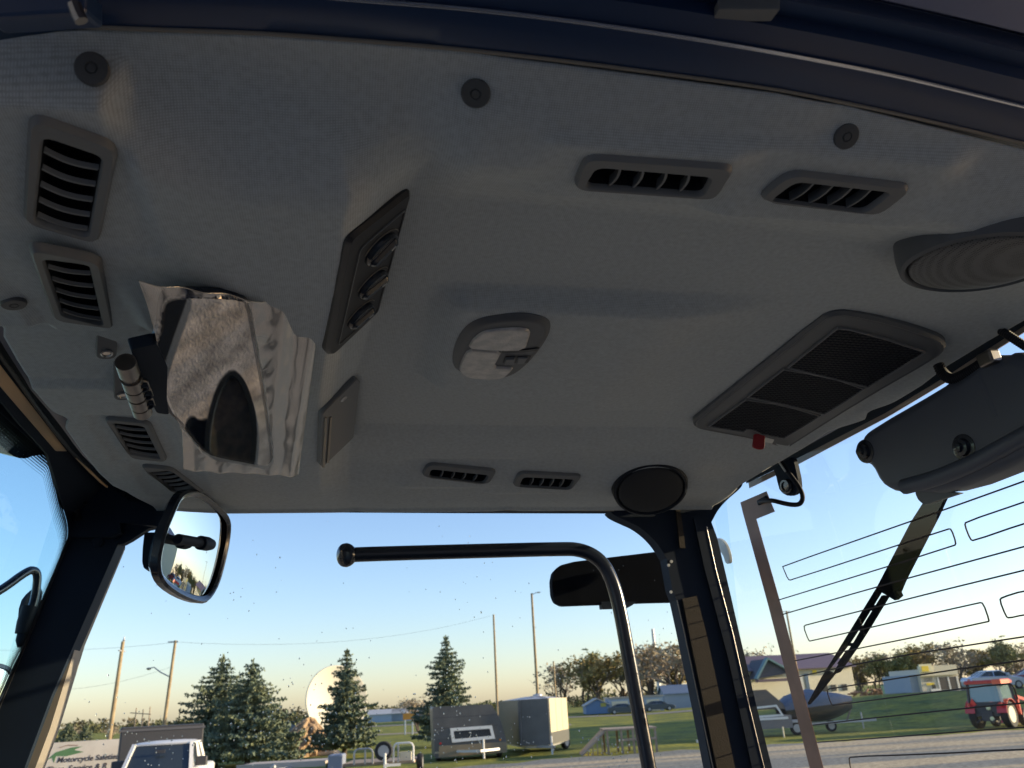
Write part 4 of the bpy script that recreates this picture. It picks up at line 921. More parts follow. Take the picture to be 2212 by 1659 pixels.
def decid(kind, seed):
    rs = np.random.default_rng(seed); tr = MB(); tw = MB(); lf = []
    def grow(p, d, L, r, dep):
        q = p+d*L; mid = (p+q)/2+rs.normal(size=3)*L*.05
        (tr if dep < 2 else tw).tube([p, mid, q], [r, r*.85, r*.65], 6 if dep < 2 else 3, False)
        if dep >= 3: lf.extend([p+(q-p)*t+rs.normal(size=3)*.18 for t in rs.uniform(.2, 1, [5, 4, 1][kind])])
        if dep >= 5: return
        for _ in range(3 if dep < 4 else 2):
            nd = nrm(d+rs.normal(size=3)*np.array([.55, .55, .28])+np.array([0, 0, .10])); grow(q if rs.random() < .6 else mid, nd, L*rs.uniform(.58, .82), r*.56, dep+1)
    for _ in range(2): grow(np.array([rs.uniform(-.2, .2), 0, 0]), nrm(np.array([rs.uniform(-.25, .25), rs.uniform(-.2, .2), 1])), 2.6, .16, 0)
    lb = MB(); keep = [p for p in lf]; leafcards(lb, keep, .34, rs)
    return tr, tw, lb
protos = []
for k, sd_ in ((0, 11), (1, 12), (2, 13), (0, 14)):
    tr, tw, lb = decid(k, sd_); root = empty("leafy_tree", (0, 0, 0))
    t = tr.build("trunk", bark, root, True); tw.build("twigs", twig_m, root); lb.build("crown", lm[k], root); zm = max(q[2] for q in tw.v)
    protos.append((root, zm))
used = set()
TREES = [ # x, v, top y, proto, label
 (1225, 165, 1440, 2, "thin bare tree just right of the pale trailer"), (1262, 160, 1424, 0, "round olive-green tree above the left end of the blue garage"), (1298, 150, 1432, 1, "yellow-leaved tree behind the blue gable"),
 (1340, 165, 1440, 2, "bare brownish tree behind the garage doors, left of the grab bar"), (1385, 160, 1425, 0, "greenish thin tree beyond the grab bar"), (1420, 155, 1402, 2, "tall bare tree right of the grab bar"), (1452, 165, 1412, 1, "tan-leaved tree left of the rear pillar"), (1478, 150, 1396, 2, "bare tree touching the rear pillar"),
 (1640, 230, 1408, 2, "bare treetop showing above the barn roof ridge"), (1862, 170, 1432, 1, "golden tree beside the right end of the barn"), (1892, 165, 1424, 0, "dark green tree between the barn and the small store"), (1925, 172, 1412, 2, "feathery bare tree left of the small store"), (1955, 160, 1418, 0, "green tree close to the left wall of the store"),
 (1995, 168, 1408, 1, "yellowish tree behind the store sign"), (2035, 172, 1420, 2, "low brown tree behind the store roof"), (2080, 160, 1392, 2, "tall bare tree right of the store"), (2118, 168, 1415, 1, "golden tree above the silver car"), (2155, 172, 1408, 2, "bare tree behind the silver car's bonnet"), (2195, 160, 1390, 0, "large dark green tree at the right edge of the photo"), (2240, 165, 1395, 2, "bare tree just past the right edge"),
 (150, 140, 1566, 2, "small brown tree above the left end of the sign"), (178, 150, 1574, 2, "little brown tree behind the sign, right of the conical one"), (243, 140, 1566, 2, "bushy brown tree behind the wooden pole"), (265, 150, 1575, 2, "low brown shrubby tree right of the wooden pole"), (105, 110, 1585, 1, "yellow small tree beside the pale post"),
 (1180-300, 200, 1508, 2, "bare shrub tree left of the lone spruce"), (905, 90, 1500, 2, "small leafless sapling beside the tall lone spruce")]
for x, v, ty, k, lab in TREES:
    b = gnd(x, v, -.1); H = (zpx(x, ty, v)-b[2])*(1.18 if x > 1200 else 1); root, zm = protos[k]
    if k in used: root = copy_tree(root)
    used.add(k); s_ = H/zm; wS = s_*(1.25 if H > 6 else 1.3)
    root.location = tuple(b); root.scale = (wS, wS, s_); root.rotation_euler = (0, 0, random.uniform(0, 6)); tag(root, lab, "tree", "deciduous trees beyond the road")
for k, (root, zm) in enumerate(protos):
    if k not in used:
        for ch in list(root.children): bpy.data.objects.remove(ch)
        bpy.data.objects.remove(root)
def conifer(x, v, ty, w_, seed, label):
    spruce("conifer_tree", x, v, ty, w_, seed, label, "small far conifers")
conifer(148, 128, 1562, 3.4, 21, "small conical evergreen behind the left end of the sign"); conifer(186, 130, 1564, 2.6, 22, "narrow far evergreen above the middle of the sign")
# far woods: one mass
wm_ = MB(); rs = np.random.default_rng(9); P_ = []
for u in np.arange(-330, 420, 1.4):
    v = 300+rs.uniform(-25, 25); hh = rs.uniform(3, 6)*(1+.3*math.sin(u*.07)+.25*math.sin(u*.31))*(1.25 if u > 40 else .8)
    for _ in range(60): P_.append(uv2w(u+rs.uniform(-1.6, 1.6), v+rs.uniform(-3, 3), hh*.75*rs.random()**.8))
leafcards(wm_, P_, 1.0, rs); o = wm_.build("far_woods", mat("woods_foliage", (.09, .075, .045), .9, noise=(.05, (.11, .12, .045), .4, .6))); tag(o, "low brown and olive woods along the horizon", "woods", kind="stuff")
# ---------- boxes on the far side: helper for things in view-aligned local frames
def thing(name, x, v, label, cat, yaw=0., group=None, z=None):
    b = gnd(x, v); 
    if z is not None: b[2] = z
    return tag(empty(name, b, RZ+yaw), label, cat, group)
steelgrey = mat("grey_panel", (.085, .083, .08), .45, noise=(1.2, (.12, .115, .11), .35, .65)); charcoal = mat("charcoal_panel", (.045, .045, .05), .6)
cream = mat("cream_siding", (.68, .62, .46), .7); whitep = mat("white_paint", (.78, .76, .72), .4, coat=.2); wood = mat("weathered_wood", (.27, .21, .16), .85, noise=(4, (.36, .28, .2), .4, .6)); tyre = mat("tyre_rubber", (.02, .02, .022), .8)
gal = mat("galvanised_steel", (.45, .45, .46), .45, metal=.6); glassd = mat("dark_window", (.03, .04, .05), .08, spec=.8); redp = mat("red_paint", (.52, .02, .015), .35, coat=.4); purp = mat("maroon_roof", (.13, .085, .10), .5); yel = M['yellow']
polem = mat("utility_pole_wood", (.30, .22, .13), .85, noise=(3, (.38, .29, .17), .4, .6))
def wheel(parent, c, R, wd, rim=gal, ax=(0, 1, 0)):
    w_ = MB().wheel(c, ax, R, wd).build("wheel", tyre, parent, True)
    MB().disc(c, ax, [(R*.6, -wd*.46), (R*.55, -wd*.30), (R*.2, -wd*.36), (R*.2, wd*.36), (R*.55, wd*.30), (R*.6, wd*.46)], 20).build("rim", rim, w_, True)
    return w_
# poles
def pole(x, v, ytop, r, label, lean=0., cat="utility pole", name="utility_pole", m=polem):
    t = thing(name, x, v, label, cat, 0, "poles along the road"); H = zpx(x, ytop, v)-t.location.z
    t.name = name
    MB().tube([(0, 0, 0), (lean*H*.5, 0, H*.5), (lean*H, 0, H)], [r, r*.85, r*.68], 12).build("pole_shaft", m, t, True); return t, H
t, H = pole(238, 62, 1387, .17, "tall yellowish wooden pole standing behind the sign", .03)
MB().box((.03*H-.04, -.5, H-.7), (.03*H+.04, .5, H-.62)).disc((.03*H+.05, 0, H), (0, 0, 1), [(.05, 0), (.09, .08), (.05, .2), (.02, .35)], 10).build("insulator", gal, t)
t, H = pole(352, 58, 1385, .13, "wooden pole carrying a street lamp on a curved arm", .045, "lamp post", "street_lamp")
MB().tube([(.045*H*.7, 0, H*.68), (-.5, 0, H*.73), (-.95, 0, H*.775), (-1.2, 0, H*.77)], .04, 8).build("lamp_arm", gal, t, True)
MB().disc((-1.3, 0, H*.765), (0, 0, 1), [(.05, .08), (.16, .03), (.14, -.05), (.05, -.09)], 14).build("lamp_head", gal, t, True)
MB().box((.045*H-.5, -.05, H-.12), (.045*H+.2, .05, H-.04)).build("crossarm", gal, t)
pole(1074, 80, 1327, .12, "plain wooden pole without a lamp, left of the tall lamp pole", .0)
t, H = pole(1162, 78, 1281, .14, "tallest pole, with a small lamp at its top, rising behind the pale trailer", .0, "lamp post", "street_lamp")
MB().tube([(0, 0, H-.1), (.5, 0, H+.05)], .035, 6).disc((.62, 0, H+.05), (0, 0, 1), [(.05, .06), (.26, 0), (.05, -.05)], 12).build("lamp_head", gal, t, True)
pole(1201, 110, 1428, .14, "short pole at the left end of the tree row", 0)
t, H = pole(1728, 95, 1318, .15, "slim pole standing in front of the barn", -.01); MB().box((-.7, -.04, H-.1), (.3, .04, H-.02)).build("crossarm", gal, t)
pole(92, 52, 1582, .10, "pale leaning post left of the sign, next to the slanting pillar", .02, "post", "wooden_post")
pole(1425, 210, 1358, .5, "faint thin mast beyond the bare trees", 0, "mast", "radio_mast", gal)
t = thing("power_pylon", 305, 260, "faint H-shaped power line frame far behind the truck", "pylon")
for x_ in (-1.9, .2, 2.2): MB().tube([(x_, 0, 0), (x_, 0, 6.+abs(x_)*.3)], .16, 6).build("pylon_leg", wood, t)
MB().bar((-3.6, 0, 5.3), (2.6, 0, 4.6), .2, .25).build("crossarm", wood, t)
def wire(name, a, b, sag, label):
    pts = [np.array(a)*(1-t)+np.array(b)*t-np.array([0, 0, sag*4*t*(1-t)]) for t in np.linspace(0, 1, 16)]
    o = MB().tube(pts, .007, 4).build(name, charcoal); tag(o, label, "power line", "power lines")
wp_ = lambda x, y, v: uv2w(px2u(x, v), v, zpx(x, y, v))
wire("power_line", wp_(-150, 1400, 70), wp_(368, 1388, 58), .4, "faint overhead wire reaching from the left to the lamp post")
wire("power_line", wp_(372, 1388, 58), wp_(1066, 1330, 80), 1.0, "long faint wire between the lamp post and the bare pole")
wire("power_line", wp_(60, 1490, 70), wp_(362, 1440, 58), .5, "lower faint wire left of the lamp post")
# sign
t = thing("sign_trailer", 190, 30, "cream billboard with green logo and lettering, left of the pickup", "sign", .36)
z1 = zpx(190, 1600, 30); z0 = .35; xl = px2u(112, 30)-px2u(190, 30); xr = px2u(330, 30)-px2u(190, 30)
MB().box((xl, 0, z0), (xr, .09, z1)).build("sign_board", mat("sign_vinyl", (.62, .56, .50), .6, noise=(1.5, (.70, .64, .58), .4, .6)), t)
for x_ in (xl+.1, (xl+xr)/2, xr-.1): MB().box((x_-.04, .092, 0), (x_+.04, .17, z1-.05)).build("sign_leg", wood, t)
def text(s, x, z, size, m, parent, shear=.2, y=-.006):
    c = bpy.data.curves.new("lettering", 'FONT'); c.body = s; c.size = size; c.shear = shear; c.extrude = .002; c.offset = .004; c.materials.append(m)
    o = bpy.data.objects.new("lettering", c); COL.objects.link(o); o.parent = parent; o.location = (x, y, z); o.rotation_euler = (math.pi/2, 0, 0)
    me = bpy.data.meshes.new_from_object(o); o2 = bpy.data.objects.new("lettering", me); COL.objects.link(o2); o2.parent = parent; o2.location = o.location; o2.rotation_euler = o.rotation_euler
    bpy.data.objects.remove(o); return o2
ink = mat("dark_ink", (.05, .045, .06), .6); ging = mat("green_ink", (.10, .22, .10), .6)
text("Motorcycle Safeties", xl+.42, z1-.62, .235, ink, t); text("Tires, Service & R", xl+.14, z1-.90, .25, ink, t)
lg = MB().loft([([(xl+.12, z1-.52), (xl+.35, z1-.30), (xl+.8, z1-.18), (xl+1.15, z1-.16), (xl+.9, z1-.26), (xl+1.2, z1-.34), (xl+.7, z1-.44), (xl+.38, z1-.42), (xl+.34, z1-.62), (xl+.27, z1-.46)], 0), ([(xl+.12, z1-.52), (xl+.35, z1-.30), (xl+.8, z1-.18), (xl+1.15, z1-.16), (xl+.9, z1-.26), (xl+1.2, z1-.34), (xl+.7, z1-.44), (xl+.38, z1-.42), (xl+.34, z1-.62), (xl+.27, z1-.46)], .004)], None, True, True)
lg.v = [(a, -.001-c, b) for a, b, c in lg.v]; lg.build("logo", ging, t)
MB().tube([(xl+.45, -.004, z1-.16), (xl+.7, -.004, z1-.10), (xl+1.0, -.004, z1-.13)], .012, 6).build("logo_arc", mat("brown_ink", (.25, .12, .08), .6), t)
# dark box trailer behind the pickup
t = thing("box_trailer", 360, 26, "dark charcoal box standing behind the white pickup", "trailer", .44)
xl = px2u(272, 26)-px2u(360, 26); xr = px2u(437, 26)-px2u(360, 26); zt_ = zpx(360, 1567, 26)
MB().bbox((xl, 0, .5), (xr, 3.2, zt_), .04).build("box_body", charcoal, t); MB().box((xl-.03, -.03, zt_-.12), (xr+.03, 3.23, zt_-.06)).build("top_rail", mat("rail_grey", (.09, .09, .1), .5), t)
for y_ in (1.2, 2.1): wheel(t, (xl+.1, y_, .35), .35, .22, gal, (1, 0, 0)); wheel(t, (xr-.1, y_, .35), .35, .22, gal, (1, 0, 0))
MB().box((xl+.2, .1, .38), (xr-.2, 3.1, .48)).build("chassis", charcoal, t)
# vehicles
def car(root, L, W, prof_lo, gh, roof, wheels, R, paint, glass_=glassd, hood=None, pick=False):
    """local x = forward. prof_lo: side outline (x,z) of the body; gh: (x0,x1,z) belt line ends; roof: (x0,x1,z)."""
    yw = W/2; P = rnd(prof_lo, .10, 3)
    mb = MB(); loops = [(inset(P, .06), -yw), (inset(P, .015), -yw+.05), (P, -yw+.14), (P, yw-.14), (inset(P, .015), yw-.05), (inset(P, .06), yw)]
    mb.loft(loops, None, True, True); mb.v = [(a, c, b) for a, b, c in mb.v]; body = mb.build("body", paint, root, True)
    x0, x1, zb = gh; a0, a1, zt = roof; yb = yw-.10; yt = yw-.27
    q0 = [(x0, -yb), (x1, -yb+.12), (x1+.08, 0), (x1, yb-.12), (x0, yb), (x0-.06, 0)]; q1 = [(a0, -yt), (a1, -yt), (a1+.05, 0), (a1, yt), (a0, yt), (a0-.04, 0)]
    MB().loft([(q0, zb-.05), (q1, zt-.06)], None, True, True).build("windows", glass_, root)
    rf = [(a0-.03, -yt-.03), (a1+.03, -yt-.03), (a1+.09, 0), (a1+.03, yt+.03), (a0-.03, yt+.03), (a0-.08, 0)]
    MB().loft([(rf, zt-.075), (inset(rf, -.01), zt-.04), (inset(rf, .12), zt), (inset(rf, .4), zt+.02)], None, True, True).build("roof", paint, root, True)
    for sx in (-1, 1):
        for (p, q) in (((x1, zb), (a1, zt)), ((x0, zb), (a0, zt))):
            MB().bar((p[0], sx*(yb-.06 if p[0] == x1 else yb), p[1]-.05), (q[0], sx*yt, q[1]-.05), .09, .09).build("window_post", paint, root)
        xm = (x0+x1)/2-.05; am = (a0+a1)/2-.05
        MB().bar((xm, sx*(yb+.0), zb-.04), (am, sx*(yt+.02), zt-.06), .07, .07).build("window_post", paint, root)
        for xw in wheels: wheel(root, (xw, sx*(yw-.10), R), R, .23)
        MB().bbox((x1-.55, min(sx*yb, sx*(yb+.28)), zb+.02), (x1-.35, max(sx*yb, sx*(yb+.28)), zb+.24), .04).build("door_mirror", charcoal if pick else paint, root)
    return body
t = thing("pickup_truck", 365, 24, "white pickup truck facing the camera in front of the dark box", "pickup truck", -math.pi/2+.24, z=-.0)
bd = car(t, 5.8, 1.95, [(-2.9, .55), (-2.9, 1.22), (-.9, 1.25), (.0, 1.25), (1.2, 1.25), (1.35, 1.18), (2.75, 1.08), (2.95, .85), (2.95, .5), (2.6, .42), (-2.6, .42)], (-1.15, 1.30, 1.25), (-.85, .60, 1.88), (-1.9, 1.95), .40, whitep, pick=True)
MB().box((2.95, -.7, .72), (2.99, .7, 1.0)).build("grille", charcoal, t)
for s_ in (-1, 1): MB().bbox((2.86, s_*.80-.13, .75), (2.97, s_*.80+.13, 1.0), .03).build("headlight", mat("headlight_glass", (.6, .6, .62), .1, spec=.8), t)
t.location.z = zpx(345, 1600, 24)-1.90
MB().box((.7, -.45, 1.40), (.73, -.15, 1.56)).build("windscreen_sticker", mat("green_sticker", (.35, .42, .12), .6), t)
PK = t
silver = mat("silver_paint", (.50, .54, .62), .28, metal=.35, coat=.5)
t = thing("parked_car", 2146, 72, "silver-blue sedan parked on the road behind the red tractor", "car", .0, "cars across the road")
sed = [(-2.3, .35), (-2.35, .80), (-2.2, 1.02), (-1.2, 1.04), (.9, 1.0), (1.9, .86), (2.3, .70), (2.35, .40), (2.0, .26), (-2.0, .26)]
car(t, 4.7, 1.8, sed, (-1.75, 1.15, 1.0), (-.85, .35, 1.46), (-1.45, 1.42), .33, silver); MB().box((-2.36, -.75, .78), (-2.33, -.4, .9)).build("tail_light", redp, t)
t = thing("parked_car", 2245, 74, "dark red car cut off by the right edge of the photo", "car", .0, "cars across the road"); car(t, 4.7, 1.8, sed, (-1.75, 1.15, 1.0), (-.85, .35, 1.50), (-1.45, 1.42), .33, mat("maroon_paint", (.22, .03, .03), .3, coat=.4))
for x, lab in ((1345, "dark car parked before the left garage door"), (1420, "small grey car parked by the right garage door")):
    t = thing("parked_car", x, 128, lab, "car", .0, "cars across the road"); car(t, 4.5, 1.8, sed, (-1.75, 1.15, 1.0), (-.85, .35, 1.40), (-1.45, 1.42), .33, mat("dark_paint", (.06, .08, .10), .3, coat=.4))
# details on the pickup
MB().box((1.30, -.02, 1.20), (1.36, .02, 1.24)).build("wiper_pivot", charcoal, PK)
for s_ in (-.35, .25): MB().bar((1.28, s_, 1.245), (1.12, s_+.45, 1.34), .02, .02).build("wiper", charcoal, PK)
MB().box((.95, -.12, 1.62), (1.0, .12, 1.70)).build("rear_view_mirror", charcoal, PK)
for s_ in (-1, 1): MB().box((-.35, s_*.975-.006, 1.02), (-.2, s_*.975+.006, 1.07)).build("door_handle", charcoal, PK); MB().box((-1.0, s_*.975-.004, .62), (-.985, s_*.975+.004, 1.2)).build("door_gap", charcoal, PK)
# satellite dish and rock mound
t = thing("satellite_dish", 727, 60, "huge round white dish behind the slim spruce", "dish"); cz = zpx(727, 1513, 60); 
n_ = np.array([.62, -.77, .12]); Rr = 2.25
MB().disc((0, 0, cz), n_, [(.4, -.42), (Rr*.7, -.30), (Rr, -.02), (Rr+.06, .04), (Rr+.03, .10), (Rr-.06, .10), (Rr*.7, -.10), (Rr*.35, -.24), (.1, -.28)], 60).build("dish_bowl", mat("dish_white", (.62, .58, .47), .55), t, True)
MB().tube([(0, .5, 0), (0, .5, cz*.6), (0, .35, cz)], .16, 12).build("dish_mast", gal, t, True)
t = thing("rock_mound", 664, 52, "rough tan rock mound below the white dish", "rock"); mb = MB(); rs = np.random.default_rng(2); nr, nc = 26, 40
for j in range(nr+1):
    for i in range(nc):
        a = 2*math.pi*i/nc; h = j/nr; r_ = (1.3*(1-h**2.2)**.6+.03)*(1+.16*math.sin(a*3+h*4)+.10*math.sin(a*7+h*9)+.08*math.sin(a*13-h*15)); mb.v.append((r_*math.cos(a)*.85+.15*h, r_*math.sin(a), 1.95*h*(1+.08*math.sin(a*2))))
for j in range(nr):
    for i in range(nc): k = (i+1) % nc; mb.f.append((j*nc+i, j*nc+k, (j+1)*nc+k, (j+1)*nc+i))
mb.build("rock_face", mat("tan_rock", (.34, .22, .12), .9, noise=(3, (.5, .34, .2), .35, .65, (1, 1, .35)), bump=(5, 1., .25)), t)
MB().bbox((-1.5, -.8, 0), (1.9, .9, .22), .3).build("stone_bed", mat("stone_bed", (.36, .28, .2), .9), t)
MB().bbox((-1.1, .2, 1.3), (-.35, .9, 1.9), .1).build("grey_boulder", mat("boulder_grey", (.25, .27, .32), .8, bump=(6, 1, .1)), t)
# trailers in the middle
t = thing("flatbed_trailer", 612, 34, "low empty flatbed trailer in front of the spruces", "trailer", .06, "small trailers on the lot")
MB().box((-1.6, 0, .46), (1.6, 2.4, .56)).build("deck", mat("deck_boards", (.42, .36, .30), .8, noise=(5, (.5, .44, .38), .4, .6)), t); MB().box((-1.65, -.05, .40), (1.65, 0-.002, .60)).build("deck_rail", gal, t)
MB().bar((-.4, -.05, .42), (0, -1.2, .42), .08, .08).bar((.4, -.05, .42), (0, -1.2, .42), .08, .08).build("drawbar", gal, t)
for s_ in (-1, 1): wheel(t, (s_*1.62, 1.3, .3), .3, .2, gal, (1, 0, 0))
MB().disc((0, -1.2, .5), (0, 0, 1), [(.05, -.1), (.08, 0), (.08, .08), (.03, .12)], 12).build("coupler", gal, t)
t = thing("utility_trailer", 800, 33.5, "small utility trailer with hoop rails and a spare wheel", "trailer", .04, "small trailers on the lot")
k_ = 33.5/1908; X = lambda x: (x-800)*k_; Zz = lambda y: zpx(800, y, 33.5)
MB().box((X(742), .1, .36), (X(893), 2.6, .46)).build("deck", wood, t)
for xa, xb, ya in ((767, 806, 1617), (850, 892, 1609)):
    pts = [(X(xa), 0, .42), (X(xa), 0, Zz(ya)-.14), (X(xa)+.05, 0, Zz(ya)-.04), (X(xa)+.14, 0, Zz(ya)), (X(xb)-.14, 0, Zz(ya)), (X(xb)-.05, 0, Zz(ya)-.04), (X(xb), 0, Zz(ya)-.14), (X(xb), 0, .42)]
    MB().tube(pts, .035, 8).build("hoop_rail", whitep if xa > 800 else gal, t, True)
MB().box((X(790)-.03, -.02, .42), (X(790)+.03, .04, Zz(1618))).box((X(860)-.03, -.02, .42), (X(860)+.03, .04, Zz(1610))).build("rail_post", gal, t)
wheel(t, (X(831), -.25, Zz(1623)), .335, .22, gal)
MB().bbox((X(712), -.1, .25), (X(742), .9, .80), .08).build("fender", mat("fender_grey", (.22, .25, .32), .5), t); wheel(t, (X(724), .3, .32), .32, .22, gal, (1, 0, 0)); wheel(t, (X(893)+.15, 1.0, .32), .32, .22, gal, (1, 0, 0))
MB().tube([(X(836), -.6, .1), (X(836), -.6, .78)], .05, 10).build("jack", whitep, t, True); MB().bar((X(836), -.6, .35), (X(836), .1, .36), .1, .1).bar((X(836)-.05, -.62, .37), (X(868), -.5, .37), .08, .09).build("drawbar", whitep, t)
MB().box((X(862), .3, .46), (X(886), .5, .75)).build("tool_box", cream, t)
# grey rounded trailer
t = thing("cargo_trailer", 1000, 40, "grey trailer with a sloped nose and a white framed window", "trailer", .16, "enclosed trailers on the lot")
k_ = 40/1908; X = lambda x: (x-1000)*k_; Zz = lambda y: zpx(1000, y, 40)-.0
def tl_(L): return [(X(x), Zz(y+(x-1000)*.0542)) for x, y in L]
pf_ = rnd(tl_([(938,1638),(934,1527),(1062,1521),(1080,1552),(1091,1600),(1089,1626)]), .12, 4)
mb = MB().loft([(pf_, 0), (pf_, 2.6)], None, True, True); mb.v = [(a, c, b) for a, b, c in mb.v]; mb.build("trailer_shell", steelgrey, t)
lowp = tl_([(946,1636),(947,1611),(1093,1603),(1091,1626)]); mb = MB().loft([(lowp, 0), (lowp, .02)], None, True, True); mb.v = [(a, -c, b) for a, b, c in mb.v]; mb.build("stone_guard", mat("tan_guard", (.24, .19, .12), .6), t)
wq = tl_([(971,1573),(1061,1567),(1067,1596),(975,1604)]); wi = inset(wq, .13)
mb = MB().loft([(wq, .001), (wq, .05), (wi, .05), (wi, .02)], None); mb.v = [(a, -c, b) for a, b, c in mb.v]; wf = mb.build("window_frame", whitep, t)
mb = MB().loft([(wi, .005), (wi, .02)], None, True, True); mb.v = [(a, -c, b) for a, b, c in mb.v]; mb.build("window_pane", glassd, wf)
MB().box((X(938), .0, .34), (X(1090), 2.5, .42)).build("chassis", cream, t); wheel(t, (X(948), .9, .32), .32, .22, gal, (1, 0, 0)); wheel(t, (X(1080), .9, .32), .32, .22, gal, (1, 0, 0))
MB().tube([(X(1039), -.55, .05), (X(1039), -.55, .82)], .045, 8).build("jack", whitep, t, True); MB().bar((X(985), 0, .38), (X(1030), -.8, .38), .09, .1).bar((X(1075), 0, .38), (X(1030), -.8, .38), .09, .1).build("drawbar", gal, t)
for zz in (.9, 1.35, 1.8): MB().box((X(939), -.004, zz), (X(1075), -.001, zz+.015)).build("seam", charcoal, t)
for xx in (950, 1078): MB().disc((X(xx), -.01, .75), (0, -1, 0), [(.05, 0), (.045, .02)], 12).build("marker_light", redp if xx < 1000 else mat("amber_lamp", (.7, .25, .03), .3), t)
# pale V-nosed trailer
t = thing("cargo_trailer", 1150, 43, "tall white V-nosed trailer, sunlit side painted cream, shaded front painted grey", "trailer", 0, "enclosed trailers on the lot")
uu = lambda x, v: (px2u(x, v)-px2u(1150, 43), v-43)
pl = [uu(1122, 41.0), uu(1184, 40.5), uu(1222, 44.5), uu(1190, 48), uu(1078, 46.5)]; zb_ = .42; zt_ = 2.38
def face(i, j, name, m, z0=zb_, z1=zt_, d=.05):
    a, b = np.array(pl[i]), np.array(pl[j]); e = nrm(np.append(b-a, 0)); n2 = np.array([e[1], -e[0], 0])
    A = np.append(a, 0); B = np.append(b, 0); mb = MB(); q = [A+n2*d, B+n2*d, B, A]; mb.v = [tuple(p+np.array([0, 0, z0])) for p in q]+[tuple(p+np.array([0, 0, z1])) for p in q]
    mb.f = [(0, 3, 2, 1), (4, 5, 6, 7), (0, 1, 5, 4), (1, 2, 6, 5), (2, 3, 7, 6), (3, 0, 4, 7)]; return mb.build(name, m, t)
inn_ = inset(pl, .01)
MB().loft([(inn_, zb_), (inn_, zt_-.01), (inset(pl, 1.2), zt_+.14)], None, True, True).build("trailer_shell", mat("trailer_top", (.40, .40, .42), .5), t)
face(0, 1, "front_panel", steelgrey); face(1, 2, "side_panel", mat("sunlit_cream_panel", (.62, .54, .36), .45)); face(4, 0, "nose_panel", mat("dark_green_grey", (.07, .085, .08), .4))  # white trailer: shade painted grey on the front, sun cream on the side
MB().tube([(pl[0][0], pl[0][1]-.04, zb_), (pl[0][0], pl[0][1]-.04, zt_)], .08, 8).build("corner_trim", steelgrey, t, True)
for tt in (.33, .66):
    a_ = np.array(pl[1])*(1-tt)+np.array(pl[2])*tt; n2 = nrm(np.array([pl[2][1]-pl[1][1], -(pl[2][0]-pl[1][0]), 0])); q_ = np.append(a_, 0)+n2*.052
    MB().bar(q_+np.array([0, 0, zb_]), q_+np.array([0, 0, zt_]), .03, .008, n2).build("seam", mat("panel_seam", (.25, .22, .16), .6), t)  # darker tan joint lines on the side panel
a_ = np.append(np.array(pl[1]), 0); b_ = np.append(np.array(pl[2]), 0); n2 = nrm(np.array([pl[2][1]-pl[1][1], -(pl[2][0]-pl[1][0]), 0])); MB().bar(a_+n2*.054+np.array([0, 0, zb_+.26]), b_+n2*.054+np.array([0, 0, zb_+.26]), .008, .5, (0, 0, 1)).build("lower_grey_band", mat("lower_band_grey", (.20, .19, .17), .4, metal=.5), t)  # dark grey band along the foot of the side panel
MB().disc((.3, 2.5, zt_+.12), (0, 0, 1), [(.25, 0), (.25, .1), (.1, .14)], 12).build("roof_vent", gal, t)
MB().loft([(inset(pl, .2), .30), (inset(pl, .2), .41)], None, True, True).build("chassis", gal, t)
c_ = uu(1186, 40.3); MB().tube([(c_[0], c_[1]-.3, .05), (c_[0], c_[1]-.3, .8)], .045, 8).build("jack", whitep, t, True); MB().bar((pl[1][0]-.6, pl[1][1]+.2, .36), (c_[0]+.1, c_[1]-.5, .36), .1, .1).build("drawbar", gal, t)
wheel(t, (pl[2][0]-.15, pl[2][1]+.3, .32), .32, .22, gal, nrm((1, -.6, 0)))
# wooden ramp
t = thing("wooden_ramp", 1345, 38.5, "grey wooden loading ramp and deck behind the grab bar", "ramp"); k_ = 38.5/1908; X = lambda x: (x-1345)*k_
zt_ = 1.0; mb = MB().box((X(1298), -.05, zt_-.07), (X(1411), 2.2, zt_)); mb.build("ramp_deck", wood, t)
for x_ in (1305, 1335, 1360, 1384, 1407): MB().box((X(x_)-.045, -.02, 0), (X(x_)+.045, .07, zt_-.072)).build("ramp_post", wood, t); MB().box((X(x_)-.045, 2.0, 0), (X(x_)+.045, 2.1, zt_-.072)).build("ramp_post", wood, t)
MB().bar((X(1335), -.03, zt_*.55), (X(1410), -.03, zt_*.55), .05, .09, (0, 0, 1)).build("ramp_rail", wood, t)
mb = MB(); mb.v = [(X(1248), -.05, .02), (X(1300), -.05, zt_-.06), (X(1300), 2.2, zt_-.06), (X(1248), 2.2, .02), (X(1248), -.05, -.04), (X(1300), -.05, zt_-.14), (X(1300), 2.2, zt_-.14), (X(1248), 2.2, -.04)]; mb.f = [(0, 1, 2, 3), (7, 6, 5, 4), (0, 4, 5, 1), (3, 2, 6, 7), (0, 3, 7, 4), (1, 5, 6, 2)]; mb.build("ramp_slope", wood, t)
for q in range(4): MB().box((X(1262+q*10)-.02, -.02, 0), (X(1262+q*10)+.02, .04, .15+q*.2)).build("ramp_post", wood, t)
